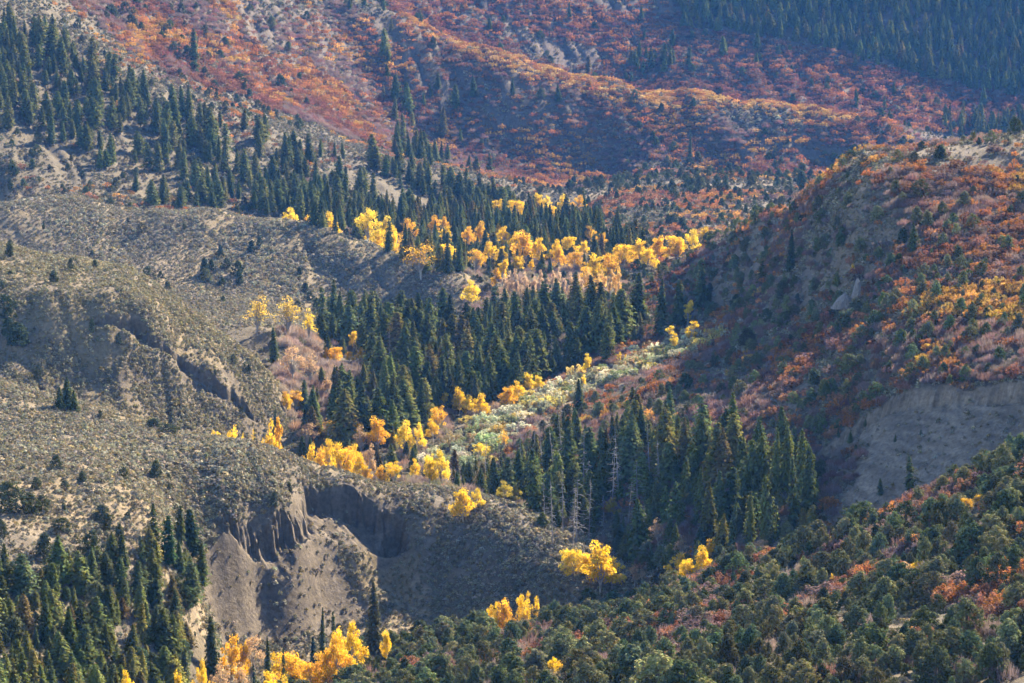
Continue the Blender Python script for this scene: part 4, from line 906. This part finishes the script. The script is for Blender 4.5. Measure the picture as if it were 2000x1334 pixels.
JUN = [(110, 886, 918, 26), (72, 930, 956, 24), (125, 937, 958, 20), (160, 918, 945, 26), (240, 910, 936, 20), (303, 897, 935, 32), (330, 945, 960, 14), (535, 958, 988, 18), (565, 940, 963, 18), (20, 935, 1000, 64), (58, 960, 1005, 44), (82, 965, 1000, 34), (200, 985, 1015, 40), (120, 1010, 1038, 38), (85, 1035, 1092, 46), (178, 1032, 1098, 48), (232, 1020, 1062, 26), (210, 1000, 1035, 30), (45, 908, 920, 14), (250, 998, 1014, 16), (125, 982, 1000, 14), (5, 1010, 1050, 26), (330, 925, 940, 12), (325, 870, 882, 12),
    (18, 470, 502, 26), (105, 526, 553, 28), (138, 503, 528, 16), (185, 506, 525, 15), (314, 528, 544, 12), (327, 548, 567, 15), (300, 533, 548, 12), (20, 528, 538, 14), (4, 548, 566, 14), (180, 620, 650, 12), (230, 650, 674, 12), (455, 690, 712, 14), (478, 712, 726, 12), (487, 710, 732, 14), (10, 575, 625, 40), (35, 630, 680, 56), (15, 620, 660, 40), (75, 712, 742, 16), (195, 800, 818, 14), (300, 815, 838, 40), (330, 826, 850, 40), (420, 722, 736, 10), (470, 795, 812, 12),
    (430, 476, 504, 18), (490, 468, 496, 22), (507, 462, 484, 14), (400, 500, 540, 26), (413, 506, 530, 18), (443, 503, 526, 20), (465, 508, 540, 24), (468, 526, 556, 20), (585, 521, 537, 14), (596, 552, 572, 20), (430, 546, 560, 14), (250, 424, 434, 10), (85, 430, 448, 8), (605, 568, 590, 18), (620, 580, 605, 26), (180, 488, 500, 12), (1835, 283, 310, 28), (1780, 272, 290, 24), (1800, 275, 292, 20), (1565, 332, 378, 26), (1630, 298, 318, 22), (1670, 283, 298, 22)]
for px, top, foot, wd in JUN:
    plant(J_, px, top, foot, None, wd, JD if 600 < foot < 700 or px > 395 and foot < 610 else JG)
SN = [(1040, 835, 940), (1060, 825, 935), (1100, 800, 930), (1085, 830, 960), (1140, 830, 1000), (1150, 850, 1010), (1125, 880, 1060), (1100, 900, 1045), (1118, 940, 1075), (1210, 830, 985), (1195, 860, 1010), (1245, 860, 1000), (1280, 885, 1010), (1290, 850, 980), (1262, 940, 1085), (1180, 960, 1060), (975, 860, 960), (1015, 840, 950), (1080, 930, 1070), (1270, 820, 960), (1398, 910, 985), (1065, 905, 1020), (1150, 925, 1060), (760, 640, 730), (800, 690, 780), (960, 650, 740), (1020, 690, 760), (690, 760, 850), (740, 740, 830), (1080, 640, 720), (905, 700, 770), (860, 620, 690), (705, 610, 690), (945, 850, 960), (1225, 900, 1040)]
for px, top, foot in SN:
    plant('snag', px, top, foot, None, (foot - top) * _r.uniform(0.22, 0.36), (1, 1, 1))

# nothing tall stands right in front of a tree that shows whole
EX = [(d['x'][0], d['y'][0], d['z'][0], d['h'][0], d['w'][0] * d['h'][0] * PROTO_W[k]) for k in (C_, A_, T_) for d in REC[k]] + [(d['x'][0], d['y'][0], d['z'][0], d['h'][0], d['w'][0] * d['h'][0] * PROTO_W[S_]) for d in REC[S_] if d['expl'][0]]
for kind in ('spruce', 'juniper', 'fir', 'oak', 'brush', 'willow'):
    for d in REC[kind]:
        if d['expl'][0]:
            continue
        px, pb = project(d['x'], d['y'], d['z']); pt = project(d['x'], d['y'], d['z'] + d['h'])[1]
        ok = np.ones(len(px), bool)
        if kind in ('spruce', 'juniper'):                 # the willow strip stays open to view
            ok &= ~((px > 840) & (px < 1430) & (pb > np.interp(px, WL[:, 0], WL[:, 1]) - 60) & (d['y'] < 1120) & (pt < np.interp(px, WL[:, 0], WL[:, 1]) + 4) & (rng.random(len(px)) < 0.93))
        for x, y, z, h, wm in EX:
            ex, eb = project(x, y, z); et = project(x, y, z + h)[1]; wp = wm * FPX / y
            ok &= ~((d['y'] < y + 1.5) & (d['y'] > y - 80) & (np.abs(px - ex) < 0.34 * wp + 3) & (pt < eb - 0.5 * (eb - et)))
        for f in d:
            d[f] = d[f][ok]
# ------------------------------------------------------------------ words: each plant is told by its look and by where it stands from a thing one can find
MARKS = [('the big yellow cottonwood below the bluff', 1172, 1095), ('the grey rock outcrop', 1672, 575), ('the two stacked yellow aspens', 1345, 640), ('the lone yellow aspen above the willows', 1147, 715),
    ('the pair of tall bank spruces', 1305, 600), ('the lone dark spruce on the hill', 1784, 465), ('the top edge of the scree', 1690, 800), ('the pale spruce before the scree', 1424, 1030), ('the dark spruce at the scree foot', 1778, 935),
    ('the yellow bush on the shaded slope', 1900, 978), ('the clay cliff of the near bluff', 560, 1000), ('the dark hollow in the near bluff', 730, 1040), ('the pointed juniper on the sage bluff', 303, 915), ('the grey cliffs of the sunlit bluff', 290, 620),
    ('the thinning cottonwoods by the bluff', 530, 610), ('the tip of the flat bluff', 900, 570), ('the row of pale aspens', 1090, 565), ('the juniper group on the flat bluff', 450, 515), ('the bare tan slope', 770, 385), ('the golden hill crest', 1350, 195),
    ('the dark ravine of conifers', 830, 250), ('the far blue forest', 1750, 80), ('the hilltop junipers', 1800, 285), ('the strip of gold brush', 1900, 650), ('the yellow row below the bench', 1320, 465), ('the yellow clump by the near slope', 1000, 1178),
    ('the orange cottonwoods at the bottom edge', 570, 1300), ('the wide yellow cottonwoods behind the bluff', 630, 895), ('the pale willow strip', 1060, 790), ('the yellow tree on the bluff crest', 905, 965), ('the grey snags', 1120, 950), ('the big spruces at the bluff edge', 350, 1040),
    ('the half bare tree among the junipers', 1780, 1105), ('the upper left corner', 0, 0), ('the upper right corner', 2000, 0), ('the lower right corner', 2000, 1334), ('the lower left corner', 0, 1334), ('the middle of the bottom edge', 1250, 1334), ('the middle of the top edge', 1000, 0), ('the foot of the conifer slope', 380, 400), ('the open sage of the red hill', 1350, 310)]
SECT = ['right of', 'to upper right of', 'above', 'to upper left of', 'left of', 'to lower left of', 'below', 'to lower right of']
ORD = 'first second third fourth fifth sixth seventh eighth ninth tenth eleventh twelfth thirteenth fourteenth fifteenth sixteenth seventeenth eighteenth nineteenth twentieth'.split()
def ordinal(n):
    if n < 20:
        return ORD[n]
    t, u = divmod(n + 1, 10)
    tens = {2: 'twent', 3: 'thirt', 4: 'fort', 5: 'fift', 6: 'sixt', 7: 'sevent', 8: 'eight', 9: 'ninet'}[min(t, 9)]
    return tens + 'ieth' if u == 0 else tens + 'y-' + ORD[u - 1]
def look(kind, t):
    r, g, b = t
    if kind in ('spruce', 'fir', 'juniper'):
        c = 'dark green' if g < 0.075 else 'brownish' if r > g * 1.02 else 'light green' if g > 0.115 else 'olive green' if r > g * 0.8 else 'green'
        return c + ' ' + kind
    if kind in ('cottonwood', 'aspen', 'thin'):
        c = 'pale buff' if b > 0.13 else 'bright yellow' if g > 0.44 else 'orange yellow'
        return c + ' ' + {'cottonwood': 'cottonwood', 'aspen': 'slender aspen', 'thin': 'thinning cottonwood'}[kind]
    if kind == 'oak':
        c = 'red' if g < r * 0.33 else 'golden' if g > r * 0.5 and r > 0.3 else 'orange' if r > 0.33 else 'dull mauve' if b > r * 0.5 else 'rust brown'
        return c + ' oak shrub'
    return {'brush': 'leafless mauve shrub', 'willow': 'yellowish willow shrub' if b < 0.2 else 'pale willow shrub', 'snag': 'bare grey dead snag'}[kind]
GROUPS = {'spruce': 'spruces of the valley and slopes', 'fir': 'conifers of the dry slope', 'juniper': 'junipers of the hills', 'cottonwood': 'yellow cottonwoods along the creek', 'aspen': 'slender aspens along the creek', 'thin': 'half bare cottonwoods along the creek', 'oak': 'oak shrubs of the hillsides', 'brush': 'leafless shrubs of the hillsides', 'willow': 'willows of the creek bank', 'snag': 'dead snags in the lower wood'}
OWN = [('cottonwood', 1172, 1048, 'biggest bright yellow cottonwood, rounded, below the end of the near bluff'), ('spruce', 1784, 434, 'lone dark pointed spruce high on the oak covered hill'), ('spruce', 1778, 888, 'dark bushy spruce standing alone at the foot of the scree'),
    ('spruce', 1290, 542, 'broad tall spruce at the top of the willow strip'), ('aspen', 1147, 688, 'lone bright yellow aspen standing above the willow strip'), ('aspen', 1312, 637, 'bright yellow aspen, lowest of the three beside the bank spruces'), ('spruce', 1424, 965, 'pale green narrow spruce in front of the wood beside the scree'),
    ('spruce', 735, 1130, 'tall thin brownish spruce standing before the bare bluff face'), ('juniper', 303, 897, 'pointed dark juniper alone in the middle of the sage bluff'), ('cottonwood', 918, 545, 'low bright yellow cottonwood at the tip of the flat bluff'), ('juniper', 105, 526, 'round green juniper on the sunlit sage bluff'), ('spruce', 330, 1005, 'bright green full spruce at the edge of the near sage bluff')]
def make_labels(kind, d, chosen):
    px, py = d['px'], (d['pb'] + d['pt']) / 2
    mk = np.array([(m[1], m[2]) for m in MARKS], float)
    cell = {}
    own = {}
    for k, ox, ot, text in OWN:
        if k == kind:
            c = [i for i in chosen if d['expl'][i]]
            j = min(c, key=lambda i: abs(px[i] - ox) + abs(d['pt'][i] - ot))
            if abs(px[j] - ox) + abs(d['pt'][j] - ot) < 40:
                own[j] = text
    for i in chosen:
        m = int(((mk - (px[i], py[i])) ** 2 * (1, 1.3)).sum(1).argmin())
        a = math.atan2(-(py[i] - mk[m, 1]), px[i] - mk[m, 0])
        cell.setdefault((m, int(round(a / (math.pi / 4))) % 8), []).append((math.hypot(px[i] - mk[m, 0], py[i] - mk[m, 1]), i))
    out = {}
    for (m, s), lst in cell.items():
        for q, (_, i) in enumerate(sorted(lst)):
            out[i] = own.get(i) or f"{look(kind, d['tint'][i])}, {ordinal(q)} {SECT[s]} {MARKS[m][0]}"
    return out
# ------------------------------------------------------------------ build: the largest of each kind as trees of their own, the rest as one mass
KINDS = {
    'spruce': ('spruce_tree', 'trunk', 'crown', 'tree'), 'fir': ('fir_tree', 'trunk', 'crown', 'tree'), 'juniper': ('juniper_tree', 'trunk', 'crown', 'tree'),
    'cottonwood': ('cottonwood_tree', 'trunk', 'crown', 'tree'), 'aspen': ('aspen_tree', 'trunk', 'crown', 'tree'), 'thin': ('thinning_cottonwood', 'trunk', 'crown', 'tree'),
    'oak': ('oak_shrub', 'stem', 'crown', 'shrub'), 'brush': ('leafless_shrub', 'stem', 'twigs', 'shrub'), 'willow': ('willow_shrub', 'stem', 'crown', 'shrub'), 'snag': ('dead_snag', 'trunk', 'branches', 'tree'),
}
STUFF_TEXT = {'spruce': ('spruce_forest', 'blue green spruce forest of the valley and far mountain slope'), 'fir': ('fir_wood', 'smaller firs scattered over the dry conifer slope'),
    'juniper': ('juniper_scrub', 'small junipers scattered over the hills among the oak brush'), 'oak': ('oak_brush', 'drifts of red orange and gold oak brush over the hillsides'),
    'brush': ('leafless_brush', 'grey mauve leafless brush in drifts on the hillsides'), 'willow': ('willow_thicket', 'pale willow thicket along the sunlit creek bank'), 'sage': ('sagebrush', 'grey green sagebrush covering the bluffs and open slopes')}
MAXN = 300
ALL = {}
for k, lst in REC.items():
    if lst:
        ALL[k] = {f: np.concatenate([d[f] for d in lst]) for f in lst[0]}
# how much of each plant shows: paint them near to far into a small picture with the ground's own depth
BW, BH = 1000, 667
def depth_of_ground():
    D = np.full((BH, BW), 1e9)
    pxv = np.arange(BW) * 2 + 1.0
    hmax = np.full(BW, BH - 1 + 0.0)
    for Y in Yg[::2]:
        s = (pxv - CW) / FPX
        z = gh(s * Y, np.full(BW, Y))
        _, py = project(s * Y, Y, z)
        row = np.clip(py / 2, 0, BH)
        for c in np.nonzero(row < hmax)[0]:
            D[int(row[c]):int(hmax[c]) + 1, c] = Y
        hmax = np.minimum(hmax, row)
    return D
GD = depth_of_ground()
taken = np.zeros((BH, BW), bool)
order = []
for k, d in ALL.items():
    n = len(d['x']); d['vis'] = np.zeros(n); d['var'] = rng.integers(0, len(PROTO[k]), n); d['rz'] = rng.uniform(0, 2 * math.pi, n); d['tx'] = rng.normal(0, 0.035, n); d['ty'] = rng.normal(0, 0.035, n)
    d['px'], d['pb'] = project(d['x'], d['y'], d['z']); d['pt'] = project(d['x'], d['y'], d['z'] + d['h'])[1]
    if k != 'sage':
        order += [(d['y'][i], k, i) for i in range(n)]
order.sort()
for Y, k, i in order:
    d = ALL[k]
    hw = d['w'][i] * d['h'][i] * PROTO_W[k] * 0.36 * FPX / Y
    a, b, c, e = int((d['px'][i] - hw) / 2), int((d['px'][i] + hw) / 2) + 1, int(d['pt'][i] / 2), int(d['pb'][i] / 2) + 1
    a, b, c, e = max(a, 0), min(b, BW), max(c, 0), min(e, BH)
    if b <= a or e <= c:
        continue
    t = taken[c:e, a:b]; g = GD[c:e, a:b] > Y - 6
    d['vis'][i] = (g & ~t).sum()
    t |= g
def tree_object(kind, d, i, label, group):
    name, pa, pb, cat = KINDS[kind]
    root = put(name, None, None, (d['x'][i], d['y'][i], d['z'][i]), label=label, category=cat, group=group)
    root.empty_display_size = 0.5
    root.rotation_euler = (d['tx'][i], d['ty'][i], d['rz'][i])
    s = d['h'][i] * d['w'][i]
    root.scale = (s, s, d['h'][i])
    tr, cr = PROTO[kind][d['var'][i]]
    if tr is not None:
        put(pa, tr, root)
    o = put(pb, cr, root)
    o['tint'] = [float(v) for v in d['tint'][i]]
    return o
def stuff_object(kind, d, keep, sources):
    n = int(keep.sum())
    if n == 0:
        return
    nm, lb = STUFF_TEXT[kind]
    me = bpy.data.meshes.new(nm)
    me.vertices.add(n)
    me.vertices.foreach_set('co', np.c_[d['x'][keep], d['y'][keep], d['z'][keep]].astype(np.float32).ravel())
    s = d['h'] * d['w']
    for an, typ, data in (('turn', 'FLOAT_VECTOR', np.c_[d['tx'], d['ty'], d['rz']][keep]), ('size', 'FLOAT_VECTOR', np.c_[s, s, d['h']][keep]), ('tint', 'FLOAT_COLOR', np.c_[d['tint'][keep], np.ones(n)]), ('which', 'INT', d['var'][keep])):
        a = me.attributes.new(an, typ, 'POINT')
        a.data.foreach_set({'FLOAT_VECTOR': 'vector', 'FLOAT_COLOR': 'color', 'INT': 'value'}[typ], np.ascontiguousarray(data, np.int32 if typ == 'INT' else np.float32).ravel())
    o = put(nm, me, kind='stuff', label=lb, category='shrubs' if kind in ('oak', 'brush', 'willow', 'sage') else 'trees')
    g = bpy.data.node_groups.new(nm + '_scatter', 'GeometryNodeTree')
    g.interface.new_socket('Geometry', in_out='INPUT', socket_type='NodeSocketGeometry'); g.interface.new_socket('Geometry', in_out='OUTPUT', socket_type='NodeSocketGeometry')
    gi = g.nodes.new('NodeGroupInput'); go = g.nodes.new('NodeGroupOutput')
    iop = g.nodes.new('GeometryNodeInstanceOnPoints'); j = g.nodes.new('GeometryNodeJoinGeometry')
    def attr(name, typ):
        a = g.nodes.new('GeometryNodeInputNamedAttribute'); a.data_type = typ; a.inputs['Name'].default_value = name
        return a.outputs['Attribute']
    for src in reversed(sources):
        oi = g.nodes.new('GeometryNodeObjectInfo'); oi.transform_space = 'ORIGINAL'; oi.inputs['Object'].default_value = src; oi.inputs['As Instance'].default_value = True
        g.links.new(oi.outputs['Geometry'], j.inputs[0])
    e2r = g.nodes.new('FunctionNodeEulerToRotation')
    g.links.new(attr('turn', 'FLOAT_VECTOR'), e2r.inputs[0])
    g.links.new(gi.outputs[0], iop.inputs['Points']); g.links.new(j.outputs[0], iop.inputs['Instance'])
    iop.inputs['Pick Instance'].default_value = True
    g.links.new(attr('which', 'INT'), iop.inputs['Instance Index']); g.links.new(e2r.outputs[0], iop.inputs['Rotation']); g.links.new(attr('size', 'FLOAT_VECTOR'), iop.inputs['Scale'])
    g.links.new(iop.outputs[0], go.inputs[0])
    md = o.modifiers.new('scatter', 'NODES'); md.node_group = g
    return o
for kind, d in ALL.items():
    if kind == 'sage':
        continue
    n = len(d['x'])
    rank = np.argsort(-(d['vis'] + 1e6 * d['expl'] * (d['vis'] > 0)))
    infr = d['vis'] > 3
    chosen = [i for i in rank if infr[i]][:MAXN]
    first = {}
    names = make_labels(kind, d, chosen)
    for i in chosen:
        o = tree_object(kind, d, i, names[i], GROUPS[kind])
        first.setdefault(int(d['var'][i]), o)
    keep = np.ones(n, bool); keep[chosen] = False
    if kind in STUFF_TEXT:
        src = [first.get(v, next(iter(first.values()))) for v in range(len(PROTO[kind]))]
        stuff_object(kind, d, keep, src)
# sagebrush: ground cover, one mass; five bushes of it stand as plants of their own
d = ALL['sage']; src = []
near = np.argsort(np.abs(d['px'] - 303) + np.abs(d['pb'] - 960) + 900 * (d['pb'] < 945))
keep = np.ones(len(d['x']), bool)
for v in range(len(PROTO['sage'])):
    i = next(i for i in near if d['var'][i] == v and keep[i])
    keep[i] = False
    root = put('sagebrush_plant', PROTO['sage'][v][1], None, (d['x'][i], d['y'][i], d['z'][i]), label=f'grey green sagebrush bush, {ordinal(v)} below the pointed juniper on the sage bluff', category='shrub', group='sagebrush bushes of the near bluff')
    root.rotation_euler = (0, 0, d['rz'][i]); s = d['h'][i] * d['w'][i]; root.scale = (s, s, d['h'][i]); root['tint'] = [float(t) for t in d['tint'][i]]
    src.append(root)
stuff_object('sage', d, keep, src)
print('COUNTS', {k: len(v['x']) for k, v in ALL.items()})

# ------------------------------------------------------------------ stone: the grey outcrop on the hill and loose stones on the scree
def rock_mesh(name, seed, sx, sy, sz, n=2, cut=0.35, mat=None):
    import bmesh
    r = np.random.default_rng(seed)
    bm = bmesh.new(); bmesh.ops.create_icosphere(bm, subdivisions=n, radius=1.0)
    pl = unit(r.normal(size=(9, 3))); off = r.uniform(0.45, 0.85, 9)
    for v in bm.verts:
        p = np.array(v.co)
        for q, o in zip(pl, off):                            # split faces of broken rock
            e = p @ q - o
            if e > 0:
                p = p - q * e
        p = p * (1 + r.normal(0, 0.02))
        v.co = (p[0] * sx, p[1] * sy, p[2] * sz)
    me = bpy.data.meshes.new(name); bm.to_mesh(me); bm.free()
    me.materials.append(mat)
    return me
M_ROCK = bark_mat('grey_rock', (0.11, 0.10, 0.095), (0.22, 0.20, 0.19), 0.8)
rx, ry = hit(1668, 592, gh)
rz = float(gh(np.array([rx]), np.array([ry]))[0])
outc = put('rock_outcrop', None, None, (rx, ry, rz), label='pale grey pointed rock outcrop among junipers on the hillside', category='rock')
for nm, dx, dy, dz, sx, sy, sz, sd in (('slab', 0.6, 0, 0, 2.6, 1.9, 7.4, 3), ('slab', -3.6, -0.6, 0, 2.8, 1.8, 3.0, 5), ('slab', 3.0, 0.6, 0, 1.5, 1.5, 4.6, 8)):
    r = np.random.default_rng(sd); V = []
    for zz, rr in ((-0.6, 1.1), (0.0, 1.0), (0.35, 0.85), (0.7, 0.5), (0.9, 0.28)):
        for q in range(8):
            a = q * math.pi / 4 + r.normal(0, 0.12); k = rr * r.uniform(0.82, 1.12)
            V.append((math.cos(a) * k * sx + zz * sx * 0.25, math.sin(a) * k * sy, zz * sz + r.normal(0, 0.05) * sz))
    V.append((0.3 * sx, 0.05, 1.05 * sz))
    F = [(p * 8 + q, p * 8 + (q + 1) % 8, p * 8 + 8 + (q + 1) % 8, p * 8 + 8 + q) for p in range(4) for q in range(8)] + [(32 + q, 32 + (q + 1) % 8, 40) for q in range(8)]
    me = bpy.data.meshes.new('slab'); me.from_pydata(V, [], F); me.materials.append(M_ROCK)
    o = put(nm, me, outc, (dx, dy, dz)); o.rotation_euler = (0, 0, 0.4 * (sd - 5))
c = candidates(1.0, 700, 1000, 61)
kk = (c['bare'] > 0.6) & (c['slope'] < 46) & (c['r'] < 0.10 + 0.35 * (fbm(c['x'] / 6, c['y'] / 4, 201, 2) > 0.2)) & (c['px'] > 150) & (c['px'] < 2060)
proto = [np.array([v.co for v in rock_mesh('stone', 40 + q, 1, 1, 0.75, 1, mat=M_ROCK).vertices]) for q in range(4)]
ico = np.array([p.vertices[:] for p in bpy.data.meshes['stone'].polygons])
V, F = [], []
for q, (x, y, z) in enumerate(zip(c['x'][kk], c['y'][kk], c['z'][kk])):
    a = c['rng'].uniform(0, 6.28); s = 0.12 + 0.33 * c['rng'].random() ** 3
    p = proto[q % 4] * s
    V.append(np.c_[p[:, 0] * math.cos(a) - p[:, 1] * math.sin(a) + x, p[:, 0] * math.sin(a) + p[:, 1] * math.cos(a) + y, p[:, 2] + z + 0.05]); F.append(ico + q * len(p))
put('gravel', mesh_arrays('gravel', np.concatenate(V), np.concatenate(F), (), [M_ROCK]), kind='stuff', label='loose grey stones scattered over the scree and clay faces', category='stones')
print('STONES', len(V))

# ------------------------------------------------------------------ the air
def haze_box(x0, x1, y0, y1, z0, z1):
    V = np.array([(x, y, z) for z in (z0, z1) for y in (y0, y1) for x in (x0, x1)], float)
    F = np.array([(0, 2, 3, 1), (4, 5, 7, 6), (0, 1, 5, 4), (2, 6, 7, 3), (0, 4, 6, 2), (1, 3, 7, 5)])
    m, nt, out = new_mat('air')
    v = node(nt, 'ShaderNodeVolumePrincipled')
    v.inputs['Color'].default_value = (0.09, 0.33, 1.0, 1)
    v.inputs['Density'].default_value = 0.000034
    v.inputs['Anisotropy'].default_value = 0.0
    nt.links.new(v.outputs[0], out.inputs['Volume'])
    return put('haze', mesh_arrays('haze', V, F, (), [m]), kind='stuff', label='pale blue haze filling the valley air', category='haze')
haze_box(-1000, 1100, -60, 3200, gz.min() - 2, max(gz.max() + 40, 30))
